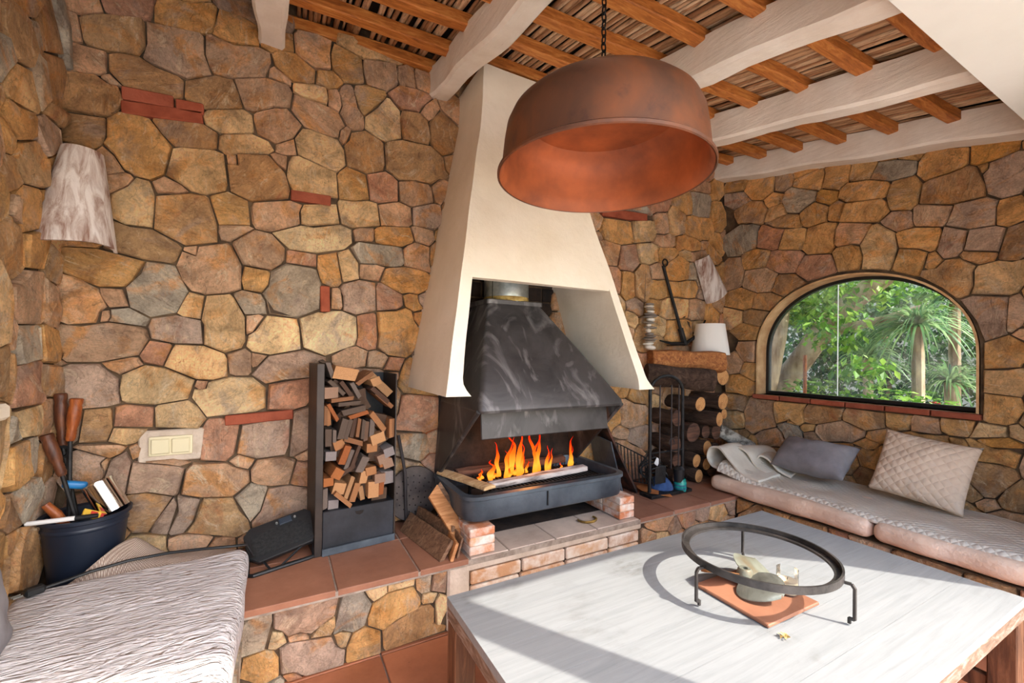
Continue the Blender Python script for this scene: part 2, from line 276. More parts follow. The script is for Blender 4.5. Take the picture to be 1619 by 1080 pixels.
# stone layout of each wall: centre u v, width, height, angle, tone
BACK = """-0.757 2.758 0.128 0.081 21 P;-0.602 2.806 0.185 0.094 16 R;-0.403 2.840 0.246 0.119 18 O;-0.203 2.850 0.175 0.154 22 O;-0.778 2.650 0.069 0.134 21 O;-0.646 2.667 0.275 0.158 13 B;-0.443 2.663 0.253 0.234 9 P;-0.746 2.526 0.176 0.136 11 P;-0.547 2.522 0.286 0.152 -7 B;-0.731 2.381 0.216 0.172 17 B;-0.664 2.466 0.080 0.074 49 O;-0.197 2.707 0.284 0.165 5 P;-0.288 2.514 0.234 0.152 11 B;-0.074 2.573 0.249 0.180 18 P;-0.223 2.405 0.235 0.118 13 T;-0.020 2.686 0.118 0.091 -5 R;0.051 2.742 0.194 0.131 -10 O;0.139 2.866 0.149 0.177 7 P;0.212 2.738 0.142 0.102 13 O;0.142 2.643 0.201 0.100 5 T;-0.030 2.452 0.232 0.182 51 P;0.154 2.535 0.273 0.167 -21 P;0.245 2.646 0.109 0.125 15 P;-0.745 2.227 0.161 0.145 17 B;-0.560 2.209 0.233 0.274 -11 O;-0.406 2.296 0.268 0.147 0 B;-0.156 2.308 0.246 0.099 13 T;0.019 2.329 0.108 0.086 15 G;-0.652 2.118 0.079 0.129 10 O;-0.344 2.142 0.239 0.219 0 T;-0.100 2.153 0.277 0.232 10 B;-0.198 2.200 0.080 0.093 11 P;-0.009 2.247 0.096 0.097 12 O;0.182 2.357 0.243 0.190 -15 T;0.128 2.200 0.255 0.200 -5 T;-0.619 2.022 0.094 0.083 25 B;-0.567 1.943 0.147 0.208 10 T;-0.438 2.039 0.118 0.078 6 T;-0.389 1.906 0.240 0.246 9 B;-0.216 1.975 0.165 0.164 9 O;-0.024 1.986 0.228 0.139 10 P;0.182 2.009 0.207 0.123 21 T;-0.536 1.768 0.259 0.133 -6 B;-0.202 1.874 0.131 0.072 8 P;0.163 1.889 0.338 0.145 13 L;-0.655 1.637 0.285 0.147 -7 O;-0.751 1.505 0.151 0.225 31 P;-0.495 1.567 0.211 0.230 29 G;-0.636 1.523 0.091 0.084 16 O;-0.280 1.681 0.251 0.222 6 P;-0.350 1.738 0.081 0.090 18 O;-0.085 1.775 0.221 0.190 -16 P;0.085 1.774 0.148 0.121 5 R;-0.092 1.658 0.182 0.137 -5 O;0.058 1.618 0.272 0.282 21 G;0.238 1.735 0.126 0.170 5 O;0.272 1.579 0.074 0.102 5 P;-0.363 1.504 0.092 0.113 3 T;-0.135 1.524 0.133 0.115 -8 G;-0.230 1.425 0.170 0.265 3 T;-0.416 1.383 0.203 0.126 -3 M;-0.585 1.433 0.136 0.070 -10 G;-0.673 1.447 0.055 0.064 28 O;-0.671 1.323 0.323 0.165 11 P;-0.112 1.426 0.072 0.137 0 P;-0.014 1.371 0.253 0.182 3 L;0.232 1.407 0.302 0.197 9 L;-0.480 1.285 0.106 0.125 -25 R;-0.335 1.237 0.259 0.149 -18 T;-0.603 1.218 0.135 0.084 7 T;-0.716 1.141 0.227 0.185 -7 M;-0.489 1.136 0.278 0.168 -6 T;-0.166 1.237 0.105 0.119 0 P;-0.095 1.247 0.068 0.085 -22 R;0.026 1.216 0.276 0.141 15 M;-0.308 1.117 0.074 0.080 -3 P;-0.203 1.073 0.301 0.184 3 L;0.047 1.075 0.202 0.157 -2 R;-0.683 0.968 0.095 0.155 -7 B;-0.561 0.997 0.145 0.094 -3 R;-0.395 0.997 0.181 0.142 -15 T;-0.577 0.914 0.122 0.065 -7 T;-0.247 0.872 0.152 0.192 -17 R;-0.044 0.871 0.250 0.191 8 M;0.108 0.897 0.128 0.230 -14 M;-0.760 0.977 0.053 0.116 -4 M;-0.796 1.272 0.058 0.053 0 P;-0.802 1.236 0.051 0.044 0 P;-0.661 0.856 0.132 0.060 -10 M;-0.717 0.776 0.121 0.180 -21 M;-0.611 0.754 0.070 0.176 -7 M;-0.663 0.802 0.052 0.055 -7 P;-0.479 0.719 0.185 0.163 -9 M;-0.248 0.670 0.263 0.162 -11 P;-0.540 0.845 0.058 0.066 -7 P;-0.518 0.582 0.157 0.170 -33 B;-0.364 0.547 0.105 0.138 -9 M;-0.233 0.506 0.232 0.193 -11 B;-0.435 0.540 0.070 0.145 -41 M;-0.112 0.553 0.172 0.178 -8 G;0.036 0.509 0.271 0.216 -5 M;-0.013 0.682 0.198 0.134 -8 P;0.122 0.654 0.130 0.132 -7 R;-0.150 0.745 0.080 0.062 -5 P;-0.454 0.788 0.153 0.058 -6 P;0.307 2.843 0.159 0.172 19 O;0.480 2.853 0.201 0.155 18 P;0.617 2.872 0.115 0.122 17 P;0.711 2.883 0.080 0.100 16 P;0.420 2.679 0.200 0.177 6 O;0.644 2.763 0.219 0.136 2 R;0.496 2.611 0.218 0.239 16 T;0.677 2.611 0.193 0.186 11 B;0.758 2.721 0.120 0.113 16 P;0.852 2.619 0.179 0.243 14 B;0.321 2.633 0.124 0.230 17 P;0.401 2.397 0.224 0.223 15 B;0.680 2.401 0.359 0.235 0 B;0.301 2.455 0.067 0.103 13 O;0.343 2.210 0.156 0.179 10 O;0.501 2.229 0.178 0.168 12 R;0.689 2.235 0.204 0.162 11 P;0.830 2.281 0.095 0.152 11 P;0.890 2.784 0.099 0.155 15 P;0.373 2.052 0.224 0.140 10 T;0.569 2.085 0.182 0.133 8 P;0.761 2.104 0.169 0.150 9 M;0.565 1.951 0.228 0.109 8 O;0.408 1.940 0.102 0.082 8 P;0.490 1.845 0.292 0.131 2 G;0.695 1.863 0.152 0.155 8 P;0.323 1.755 0.109 0.173 7 T;0.445 1.745 0.137 0.100 6 P;0.623 1.708 0.245 0.158 6 O;0.380 1.598 0.190 0.186 4 M;0.546 1.598 0.154 0.187 6 R;0.731 1.986 0.116 0.099 9 P;0.433 1.414 0.124 0.200 2 R;0.578 1.419 0.216 0.290 2 O;0.661 1.601 0.087 0.099 4 O;0.363 1.272 0.131 0.093 0 P;0.487 1.261 0.115 0.083 0 P;0.581 1.232 0.096 0.085 0 R;0.733 0.939 0.235 0.230 -4 R;0.698 0.756 0.189 0.161 -6 G;0.813 0.771 0.091 0.127 -5 P;2.355 2.038 0.196 0.176 6 R;2.556 2.097 0.230 0.136 7 T;2.498 1.870 0.164 0.260 5 B;2.345 1.832 0.130 0.220 4 O;2.755 2.111 0.205 0.114 7 O;2.905 2.013 0.274 0.190 6 O;2.663 1.972 0.143 0.143 6 P;2.665 1.829 0.193 0.153 5 O;2.847 1.844 0.150 0.126 5 O;3.023 1.864 0.237 0.150 5 O;2.887 1.689 0.379 0.168 4 T;3.129 1.693 0.225 0.174 4 P;2.691 1.528 0.178 0.143 3 T;2.928 1.506 0.321 0.190 3 O;3.061 2.002 0.111 0.162 5 G;3.346 2.182 0.154 0.179 7 O;3.409 1.992 0.140 0.226 5 O;3.336 1.666 0.204 0.190 3 O;2.618 1.688 0.140 0.112 3 O;2.413 1.675 0.159 0.118 3 M;2.382 1.575 0.118 0.167 2 T;2.350 1.475 0.130 0.127 2 P;3.189 2.614 0.233 0.209 9 G;2.950 2.587 0.235 0.170 10 O;3.203 2.760 0.234 0.109 11 P;2.869 2.414 0.198 0.221 9 T;3.151 2.388 0.344 0.186 9 O;3.388 2.779 0.158 0.180 11 O;3.392 2.526 0.140 0.236 9 O;2.715 2.364 0.146 0.206 9 P;2.243 2.228 0.287 0.164 8 O;2.505 2.281 0.235 0.150 8 T;2.152 2.062 0.236 0.171 7 P;2.455 2.433 0.205 0.070 9 G;3.387 2.299 0.156 0.169 8 O;3.017 2.250 0.268 0.118 7 O;2.753 2.240 0.221 0.104 8 P;3.395 1.765 0.155 0.191 4 P;2.426 0.837 0.266 0.198 -3 P;2.495 0.659 0.231 0.169 -4 M;2.364 0.548 0.262 0.146 -5 P;2.490 0.982 0.203 0.149 -1 O;3.314 1.426 0.253 0.222 1 O;-0.618 3.048 0.353 0.206 -3 P;1.958 0.621 0.360 0.248 -6 O;2.271 2.636 0.307 0.240 -1 P;3.340 1.193 0.307 0.182 -4 M;1.917 2.873 0.402 0.216 24 T;-0.581 0.337 0.270 0.218 21 T;2.906 1.247 0.378 0.223 5 P;-0.805 0.436 0.261 0.204 -15 P;2.586 2.889 0.302 0.256 -8 P;2.794 0.385 0.335 0.233 5 P;1.846 1.005 0.335 0.252 -15 T;0.579 0.582 0.404 0.220 -16 B;3.052 2.913 0.247 0.237 -16 O;1.807 1.873 0.380 0.209 -9 R;3.222 0.946 0.282 0.243 -15 R;0.474 1.024 0.247 0.214 3 P;3.130 0.576 0.290 0.233 -4 P;0.464 0.359 0.274 0.230 -17 B;1.645 3.020 0.367 0.231 -3 B;1.503 2.043 0.250 0.232 22 O;1.511 2.407 0.255 0.232 18 O;2.116 0.376 0.323 0.230 -4 R;2.017 1.660 0.253 0.235 -21 P;2.832 0.732 0.396 0.194 12 R;1.787 2.381 0.298 0.229 -18 P;3.516 0.996 0.240 0.284 -25 O;1.796 2.115 0.259 0.249 6 P;-0.803 2.012 0.235 0.281 6 P;2.453 1.176 0.263 0.261 -4 R;1.808 1.501 0.267 0.198 13 M;1.802 0.344 0.350 0.206 23 R;1.890 1.271 0.271 0.196 -9 O;3.469 0.393 0.273 0.260 -19 R;1.525 2.755 0.372 0.226 7 O;2.891 0.998 0.282 0.238 7 P;2.179 1.343 0.268 0.218 -11 P;3.503 3.007 0.341 0.196 -22 O;2.163 1.094 0.375 0.286 15 O;-0.113 3.010 0.299 0.196 5 M;2.644 2.591 0.299 0.286 -2 R;1.053 0.337 0.363 0.183 -1 M;2.314 3.005 0.277 0.205 7 R;2.474 0.390 0.265 0.186 -2 R;3.186 0.344 0.271 0.190 -4 O;1.922 2.583 0.314 0.192 4 P;0.375 0.841 0.344 0.162 -17 R;0.921 2.984 0.216 0.172 -5 B;2.168 0.824 0.208 0.176 17 O;3.232 1.964 0.212 0.163 17 M;0.435 3.020 0.334 0.187 5 T;0.767 0.331 0.223 0.231 -2 B;3.500 0.712 0.307 0.202 24 P;2.874 2.754 0.185 0.152 -13 P;0.267 0.571 0.188 0.142 2 P;2.780 3.036 0.190 0.137 13 T;0.740 1.145 0.267 0.196 -19 O;1.646 2.572 0.191 0.151 13 P;0.251 1.040 0.207 0.181 -13 R;3.504 1.583 0.175 0.195 -3 R;0.945 2.172 0.166 0.170 0 B;3.270 2.909 0.158 0.166 4 R;-0.784 1.799 0.245 0.123 -5 O;2.668 1.067 0.184 0.113 -20 P;0.941 1.992 0.245 0.126 -14 O;2.485 1.416 0.166 0.168 -23 B;0.134 3.030 0.175 0.130 -1 M;0.884 1.867 0.205 0.160 -18 O;-0.699 0.610 0.184 0.140 -9 R;2.163 1.867 0.232 0.172 -12 R;-0.822 2.855 0.167 0.160 22 B;1.780 1.650 0.171 0.115 -5 P;2.243 1.647 0.172 0.172 -5 T;2.208 2.841 0.209 0.148 -3 T;2.650 1.397 0.153 0.128 9 B;3.140 0.784 0.172 0.125 8 O;3.120 1.153 0.119 0.090 -7 T;3.149 1.555 0.115 0.098 3 T;1.467 0.339 0.164 0.133 15 P;1.982 2.281 0.121 0.120 -8 P;2.100 1.498 0.192 0.094 4 O;1.820 0.829 0.135 0.117 -9 O;3.324 0.535 0.117 0.088 17 R;0.814 0.646 0.115 0.086 -13 R;3.298 0.755 0.137 0.100 -7 P;2.864 0.568 0.170 0.101 15 P;0.036 0.334 0.165 0.119 15 P;2.632 0.920 0.126 0.091 -18 T;2.817 2.911 0.172 0.100 1 M;0.245 0.433 0.127 0.120 -8 O;0.686 3.019 0.168 0.095 -3 B;0.928 2.452 0.134 0.108 10 B;2.147 2.455 0.154 0.092 21 M;3.511 2.676 0.150 0.113 1 T;2.674 0.580 0.100 0.067 -8 M;-0.395 2.965 0.090 0.087 -21 O;3.230 2.151 0.090 0.088 18 P;3.178 1.821 0.093 0.069 -22 M;0.351 0.731 0.109 0.070 21 P;-0.233 0.360 0.091 0.078 20 P;3.003 2.148 0.115 0.085 -24 T;2.025 2.153 0.109 0.063 6 P;0.764 1.352 0.090 0.084 -20 M;2.395 2.803 0.116 0.072 11 M;-0.629 0.485 0.093 0.094 5 T;2.013 0.813 0.083 0.064 -15 O;2.287 0.720 0.138 0.065 -18 P;-0.041 2.860 0.136 0.090 20 O;-0.828 0.670 0.088 0.098 10 T;-0.695 2.916 0.125 0.074 14 M;2.725 0.852 0.092 0.070 -19 B;2.612 0.797 0.085 0.068 22 O;0.434 1.166 0.127 0.063 -2 M;2.325 2.471 0.139 0.070 21 B;3.517 1.712 0.083 0.065 17 P;2.652 1.238 0.089 0.085 19 O;-0.338 0.396 0.136 0.078 10 P;3.518 1.373 0.094 0.066 -5 R;3.147 1.308 0.085 0.047 19 P;2.455 2.498 0.076 0.060 -12 M;-0.121 0.355 0.050 0.041 -20 P;0.732 1.494 0.087 0.041 -10 O;3.119 1.377 0.088 0.047 22 R;3.428 0.837 0.076 0.046 -9 B;3.493 2.385 0.061 0.050 0 B;0.151 0.372 0.058 0.058 19 R;2.174 0.609 0.067 0.060 19 P;2.311 0.434 0.063 0.039 -11 P;2.535 1.569 0.075 0.043 19 O;1.598 2.218 0.058 0.054 17 P;0.258 0.686 0.068 0.053 -17 O;2.633 1.171 0.080 0.040 -7 T;2.150 3.042 0.050 0.040 16 P;1.937 0.828 0.076 0.058 -14 P;3.357 1.050 0.079 0.044 -18 O;0.743 1.281 0.084 0.045 -20 M;3.515 2.805 0.057 0.047 19 P;3.153 2.155 0.050 0.041 -21 O;1.975 2.735 0.068 0.053 -7 M;3.226 2.265 0.051 0.055 -14 M;1.963 2.466 0.068 0.047 -18 O;3.116 1.458 0.058 0.042 -7 P;3.493 0.567 0.073 0.060 18 O;1.527 1.882 0.079 0.040 12 O;0.575 1.160 0.063 0.053 1 O;0.127 0.756 0.055 0.048 21 P;1.513 2.225 0.065 0.049 -20 R;2.039 2.775 0.062 0.041 10 M;2.248 0.943 0.057 0.040 0 T;2.248 1.531 0.076 0.049 -20 R;1.519 2.598 0.061 0.055 18 R;2.069 0.908 0.055 0.054 -14 B;0.761 1.620 0.083 0.045 15 M;3.092 2.137 0.054 0.053 8 R;1.952 1.405 0.070 0.049 5 P"""
BACKBRICK = """-0.531 2.422 0.185 0.056 3 K;-0.380 2.422 0.107 0.052 3 K;-0.477 2.370 0.299 0.056 6 K;0.135 2.096 0.193 0.053 0 K;0.209 1.574 0.046 0.135 2 K;-0.078 0.966 0.297 0.048 3 K;2.305 2.368 0.469 0.063 3 K"""
RIGHT = """-2.337 2.809 0.207 0.148 -19 O;-2.141 2.697 0.262 0.203 -18 O;-1.946 2.708 0.137 0.193 -19 B;-1.792 2.718 0.159 0.097 -20 O;-1.740 2.616 0.199 0.143 -19 O;-2.326 2.649 0.254 0.157 -18 M;-2.211 2.524 0.307 0.180 -16 B;-2.036 2.560 0.159 0.146 -18 O;-1.827 2.496 0.239 0.187 -7 G;-2.001 2.456 0.190 0.136 -16 T;-1.640 2.462 0.143 0.131 -19 Y;-1.574 2.607 0.168 0.221 -20 O;-1.423 2.601 0.155 0.174 -21 O;-1.252 2.521 0.243 0.131 -13 G;-1.290 2.637 0.132 0.084 -21 O;-1.162 2.596 0.144 0.107 -21 O;-1.020 2.478 0.230 0.211 -3 O;-0.957 2.559 0.117 0.075 -23 D;-0.817 2.476 0.192 0.178 -9 Y;-1.422 2.434 0.273 0.138 -12 O;-1.203 2.349 0.166 0.210 -18 O;-0.978 2.323 0.287 0.207 -5 B;-0.765 2.321 0.182 0.256 27 M;-0.845 2.380 0.089 0.096 -19 O;-1.724 2.369 0.201 0.182 -14 O;-1.586 2.353 0.125 0.129 -16 O;-1.409 2.298 0.274 0.145 -10 O;-1.228 2.190 0.155 0.109 -16 M;-1.071 2.180 0.185 0.123 -17 P;-0.886 2.128 0.206 0.158 -14 M;-0.749 2.113 0.136 0.139 16 O;-1.919 2.366 0.264 0.116 -15 O;-1.059 2.602 0.094 0.078 -23 B;-2.303 2.294 0.296 0.238 7 G;-2.050 2.263 0.228 0.172 -13 R;-1.879 2.211 0.208 0.173 -14 O;-1.680 2.162 0.208 0.234 -12 O;-1.494 2.150 0.232 0.162 -13 P;-1.338 2.015 0.193 0.310 13 T;-1.124 2.034 0.195 0.132 -12 O;-0.982 1.979 0.111 0.195 -10 M;-0.852 1.975 0.153 0.144 -11 M;-0.733 1.931 0.085 0.206 -13 D;-2.171 2.114 0.239 0.160 -11 O;-1.933 2.049 0.294 0.175 -9 R;-2.379 2.023 0.182 0.279 -9 P;-2.125 1.930 0.268 0.211 -8 P;-1.706 1.972 0.273 0.188 -10 R;-1.506 2.012 0.194 0.192 25 O;-1.180 1.902 0.158 0.214 -11 O;-1.055 1.873 0.087 0.141 -10 O;-0.990 1.774 0.240 0.251 18 B;-0.885 1.880 0.147 0.073 -11 B;-0.806 1.747 0.226 0.188 6 T;-1.915 1.859 0.240 0.174 -8 D;-2.298 1.791 0.291 0.173 -5 O;-2.080 1.751 0.261 0.147 -6 B;-2.395 1.634 0.221 0.177 -4 T;-2.167 1.619 0.198 0.150 -4 B;-2.239 1.516 0.243 0.135 -3 O;-2.237 1.336 0.168 0.161 1 P;-0.859 1.539 0.217 0.252 -17 M;-0.728 1.559 0.068 0.171 -6 P;-0.781 1.330 0.134 0.163 0 O;-0.765 1.177 0.155 0.133 3 T;-0.780 1.026 0.138 0.162 6 O;-2.371 1.243 0.218 0.194 2 P;-2.311 1.063 0.233 0.173 4 O;-2.236 1.175 0.130 0.152 3 O;-2.348 0.895 0.217 0.156 6 B;-2.115 0.807 0.265 0.260 7 P;-1.892 0.854 0.269 0.181 8 O;-1.685 0.875 0.282 0.139 8 B;-1.894 0.727 0.167 0.221 9 G;-1.413 0.873 0.235 0.143 8 B;-1.549 0.786 0.315 0.135 11 P;-1.232 0.898 0.118 0.094 7 O;-0.959 0.902 0.157 0.081 0 O;-1.085 0.888 0.128 0.097 10 P;-0.824 0.896 0.139 0.082 9 T;-1.755 0.781 0.103 0.055 10 O;-0.723 0.910 0.053 0.091 9 T;-0.799 0.816 0.191 0.105 12 Y;-1.365 0.697 0.142 0.127 10 O;-1.783 0.605 0.210 0.112 11 B;-1.347 0.643 0.176 0.189 13 O;-0.841 0.629 0.216 0.184 15 B;-0.803 0.793 0.191 0.147 12 O;-0.731 0.563 0.105 0.136 16 B;-1.395 0.504 0.146 0.111 14 D;-1.328 0.781 0.138 0.100 10 O;-2.006 0.661 0.253 0.152 10 P;-1.887 0.805 0.141 0.128 7 O;-0.899 0.567 0.080 0.145 14 B;-0.407 2.447 0.353 0.228 -22 P;-2.382 0.458 0.448 0.269 -13 T;-1.369 2.882 0.428 0.291 -5 O;-0.238 0.926 0.428 0.294 -24 B;-0.661 0.333 0.351 0.245 -15 P;-1.886 0.368 0.435 0.206 17 O;-0.907 2.795 0.446 0.277 15 P;-0.008 1.161 0.331 0.196 -4 B;-0.436 1.375 0.368 0.279 0 T;-0.235 1.653 0.394 0.256 -9 O;-1.215 0.462 0.260 0.255 -1 P;-0.334 0.383 0.361 0.251 5 T;-0.180 2.818 0.266 0.255 -16 O;0.080 1.891 0.268 0.287 8 P;-0.057 2.560 0.416 0.242 14 O;-0.485 1.905 0.358 0.254 -20 B;-0.981 0.357 0.257 0.234 4 O;-0.505 2.182 0.387 0.219 -8 P;0.002 2.160 0.285 0.217 -6 Y;0.095 0.528 0.323 0.303 -19 Y;-0.558 0.764 0.280 0.237 23 P;0.092 0.816 0.253 0.292 -13 P;-0.562 1.670 0.280 0.207 15 T;-0.485 2.946 0.408 0.288 -16 O;-1.779 2.918 0.362 0.244 -7 B;0.100 2.837 0.274 0.236 4 O;0.015 1.409 0.360 0.253 -24 B;-2.161 2.948 0.292 0.232 -13 O;-0.196 1.986 0.290 0.249 -5 O;-0.356 0.607 0.225 0.226 22 O;-1.116 0.719 0.295 0.232 10 O;-0.540 1.103 0.264 0.208 12 O;-0.561 2.680 0.369 0.222 -20 M;0.089 1.634 0.290 0.221 20 O;-2.478 1.416 0.279 0.195 -17 T;-2.479 2.511 0.251 0.250 15 M;-0.149 0.669 0.225 0.148 22 O;-2.384 0.745 0.264 0.158 23 T;-1.549 0.577 0.205 0.205 16 O;-0.565 0.554 0.249 0.125 21 T;-0.003 2.351 0.219 0.176 18 B;-2.426 2.950 0.156 0.159 -12 T;-1.568 0.337 0.233 0.179 -18 O;-0.228 2.263 0.209 0.135 -18 P;-0.318 1.175 0.209 0.110 23 O;-2.085 0.471 0.128 0.133 12 O;-0.002 0.331 0.093 0.087 -25 Y;-0.119 1.814 0.117 0.071 -9 T;-2.496 1.887 0.090 0.099 19 P;-2.024 2.806 0.096 0.089 21 Y;-2.490 1.048 0.143 0.096 -2 B;-0.589 2.349 0.098 0.086 15 M;-0.660 0.969 0.110 0.074 -15 O;-0.786 2.631 0.114 0.104 23 B;-0.174 1.281 0.104 0.102 -18 O;-0.140 0.524 0.087 0.105 24 O;-1.965 0.521 0.150 0.104 -2 B;-1.193 2.709 0.099 0.104 -12 B;-2.334 0.624 0.080 0.051 -17 B;-0.274 1.830 0.094 0.044 -22 O;-0.937 0.802 0.074 0.044 -22 O;-2.253 0.626 0.077 0.056 10 B;-0.238 2.139 0.058 0.053 23 B;-1.841 0.518 0.059 0.048 -1 O;-2.467 2.191 0.066 0.057 9 M;-0.628 2.563 0.057 0.043 -11 B;-0.485 2.327 0.057 0.047 24 Y;-0.321 0.769 0.059 0.055 -21 O;-0.337 2.668 0.055 0.057 -23 B;0.002 1.024 0.086 0.048 -18 O;-0.572 0.936 0.070 0.051 -23 O;-0.654 2.475 0.096 0.046 24 O;-0.208 1.469 0.063 0.046 -1 P;-1.724 0.707 0.072 0.063 9 P;-2.186 0.596 0.078 0.058 -16 O;-0.071 0.377 0.068 0.060 12 T;-1.385 0.368 0.087 0.065 8 O;-2.477 2.848 0.087 0.043 18 Y;-0.640 1.275 0.068 0.050 -2 O;-1.492 0.452 0.080 0.054 3 B;-0.636 2.061 0.078 0.051 -16 Y;-0.686 1.443 0.068 0.049 -7 P;-0.222 2.667 0.066 0.051 -2 O;-0.697 2.557 0.055 0.050 0 P;-0.660 1.487 0.083 0.053 -20 O;-0.832 0.486 0.074 0.053 12 P"""
LEFT = """2.090 2.360 0.174 0.200 37 B;2.195 2.435 0.123 0.130 38 G;2.299 2.528 0.223 0.178 38 B;2.417 2.612 0.119 0.214 34 G;2.209 2.299 0.122 0.181 29 G;2.363 2.362 0.190 0.209 29 B;2.112 2.193 0.204 0.154 36 T;2.108 2.082 0.195 0.128 25 O;2.369 2.221 0.174 0.089 26 B;2.322 2.117 0.228 0.144 35 M;2.051 1.997 0.099 0.107 26 O;2.197 1.963 0.213 0.158 22 B;2.379 1.998 0.168 0.149 20 O;2.070 1.879 0.135 0.117 18 B;2.194 1.805 0.207 0.163 16 O;2.334 1.826 0.130 0.146 16 O;2.080 1.626 0.146 0.222 11 B;2.245 1.665 0.157 0.139 11 O;2.375 1.611 0.132 0.155 11 B;2.199 1.479 0.272 0.182 12 P;2.370 1.473 0.136 0.225 5 P;2.180 1.303 0.178 0.154 2 G;2.357 1.310 0.143 0.164 0 O;2.075 1.349 0.056 0.116 2 P;2.352 1.173 0.174 0.119 -3 B;2.194 1.172 0.181 0.183 -5 R;2.077 1.211 0.056 0.128 -2 B;2.213 1.026 0.200 0.106 -8 T;2.103 1.006 0.109 0.087 -11 G;2.349 1.013 0.113 0.149 -8 P;2.135 0.886 0.174 0.164 -12 O;2.249 0.899 0.094 0.132 -12 G;2.346 0.841 0.124 0.194 -13 B;2.202 0.750 0.226 0.138 -7 G;2.362 0.701 0.151 0.156 -17 M;2.114 0.723 0.116 0.131 -19 D;2.203 0.516 0.246 0.197 -25 B;2.103 0.620 0.091 0.105 -23 B;2.348 0.558 0.163 0.150 -21 M;2.089 1.767 0.079 0.106 16 P;1.081 1.354 0.356 0.215 -23 P;1.740 2.137 0.283 0.277 -11 B;1.341 2.721 0.453 0.212 10 P;1.002 1.674 0.362 0.234 -9 G;1.673 2.463 0.319 0.248 15 T;1.761 1.682 0.320 0.212 22 T;1.333 2.041 0.292 0.293 7 T;2.412 2.978 0.422 0.307 -17 T;2.069 2.593 0.354 0.276 -1 B;1.418 1.524 0.282 0.210 -15 G;1.059 0.728 0.315 0.234 -23 G;1.076 0.445 0.381 0.267 17 B;1.287 2.974 0.427 0.325 -10 G;1.665 1.028 0.280 0.212 -13 O;1.548 0.799 0.270 0.217 -14 P;1.542 0.490 0.328 0.238 -22 O;1.894 0.554 0.440 0.290 -1 O;1.874 2.855 0.310 0.225 -7 O;1.095 2.368 0.405 0.238 16 T;1.087 1.097 0.390 0.237 -4 G;1.801 1.409 0.462 0.289 3 T;1.371 1.761 0.315 0.223 16 O;2.495 0.341 0.479 0.269 15 G;1.027 2.125 0.325 0.233 -22 P;1.628 1.862 0.280 0.268 -15 O;1.930 0.971 0.293 0.286 -13 T;1.372 1.255 0.316 0.229 -17 T;1.243 0.902 0.359 0.196 -2 O;1.022 2.600 0.302 0.245 2 O;2.274 2.771 0.253 0.166 19 G;1.620 2.929 0.223 0.219 -18 G;1.429 2.334 0.286 0.179 6 B;1.001 1.910 0.261 0.208 21 O;2.068 0.341 0.222 0.195 7 T;1.016 2.810 0.212 0.185 0 T;1.811 2.662 0.190 0.175 13 O;1.886 2.357 0.181 0.141 0 B;1.326 0.711 0.219 0.159 -6 G;1.917 1.944 0.154 0.142 18 P;1.370 0.351 0.226 0.152 3 O;1.377 2.514 0.231 0.183 16 O;1.821 0.767 0.187 0.120 18 T;2.131 2.881 0.214 0.133 12 B;2.471 0.949 0.176 0.158 24 O;1.192 1.485 0.167 0.124 -21 T;1.791 1.184 0.164 0.164 2 T;1.809 0.335 0.175 0.158 15 G;2.023 2.999 0.214 0.119 12 P;1.432 1.063 0.132 0.139 -15 G;2.452 1.757 0.154 0.105 9 T;1.324 0.563 0.128 0.116 2 G;1.961 2.229 0.143 0.134 -18 G;1.244 2.227 0.147 0.111 0 O;1.983 1.222 0.144 0.145 4 B;1.984 1.773 0.128 0.122 -23 O;1.997 0.760 0.158 0.101 24 O;1.581 2.627 0.175 0.109 -20 B;1.511 2.201 0.142 0.123 15 P;1.637 1.192 0.111 0.084 8 O;2.493 0.667 0.098 0.105 7 B;2.472 1.860 0.107 0.072 17 G;2.482 2.178 0.129 0.099 -6 G;1.961 2.091 0.115 0.081 15 O;2.494 1.348 0.149 0.102 -24 P;1.734 0.860 0.105 0.086 0 B;2.484 0.781 0.120 0.083 -6 O;1.196 1.859 0.121 0.090 22 O;2.487 1.216 0.092 0.098 22 T;2.498 2.717 0.124 0.101 1 P;2.489 1.537 0.121 0.080 9 O;2.496 1.624 0.113 0.091 3 P"""
BENCH = """-0.063 0.229 0.101 0.157 -17 G;0.108 0.250 0.227 0.158 -3 M;0.017 0.192 0.059 0.088 -16 L;0.184 0.187 0.109 0.066 3 T;0.289 0.217 0.134 0.179 -25 G;0.376 0.272 0.108 0.088 -16 L;0.488 0.274 0.128 0.058 -3 L;0.460 0.183 0.220 0.161 18 O;0.588 0.267 0.078 0.100 -15 G;0.543 0.075 0.279 0.158 3 B;0.131 0.076 0.266 0.126 -12 M;0.336 0.058 0.151 0.134 -8 O;0.242 0.100 0.066 0.092 -30 T;-0.037 0.092 0.145 0.106 -22 O;0.061 0.027 0.054 0.040 -18 R;0.082 0.178 0.077 0.035 -6 P;0.653 0.093 0.066 0.156 -16 L;-0.287 0.115 0.190 0.115 -23 L;0.819 0.196 0.170 0.140 24 M;-0.250 0.253 0.185 0.173 -5 L;-0.144 0.000 0.151 0.126 -4 O;-0.349 0.003 0.199 0.141 -8 O;0.818 0.023 0.184 0.173 -19 O;0.692 0.268 0.145 0.134 -18 M;-0.153 0.113 0.085 0.085 -12 O;0.610 0.181 0.061 0.039 -11 L;0.710 0.074 0.047 0.039 12 M;0.014 0.014 0.052 0.040 -14 G;-0.121 0.298 0.068 0.046 17 M"""
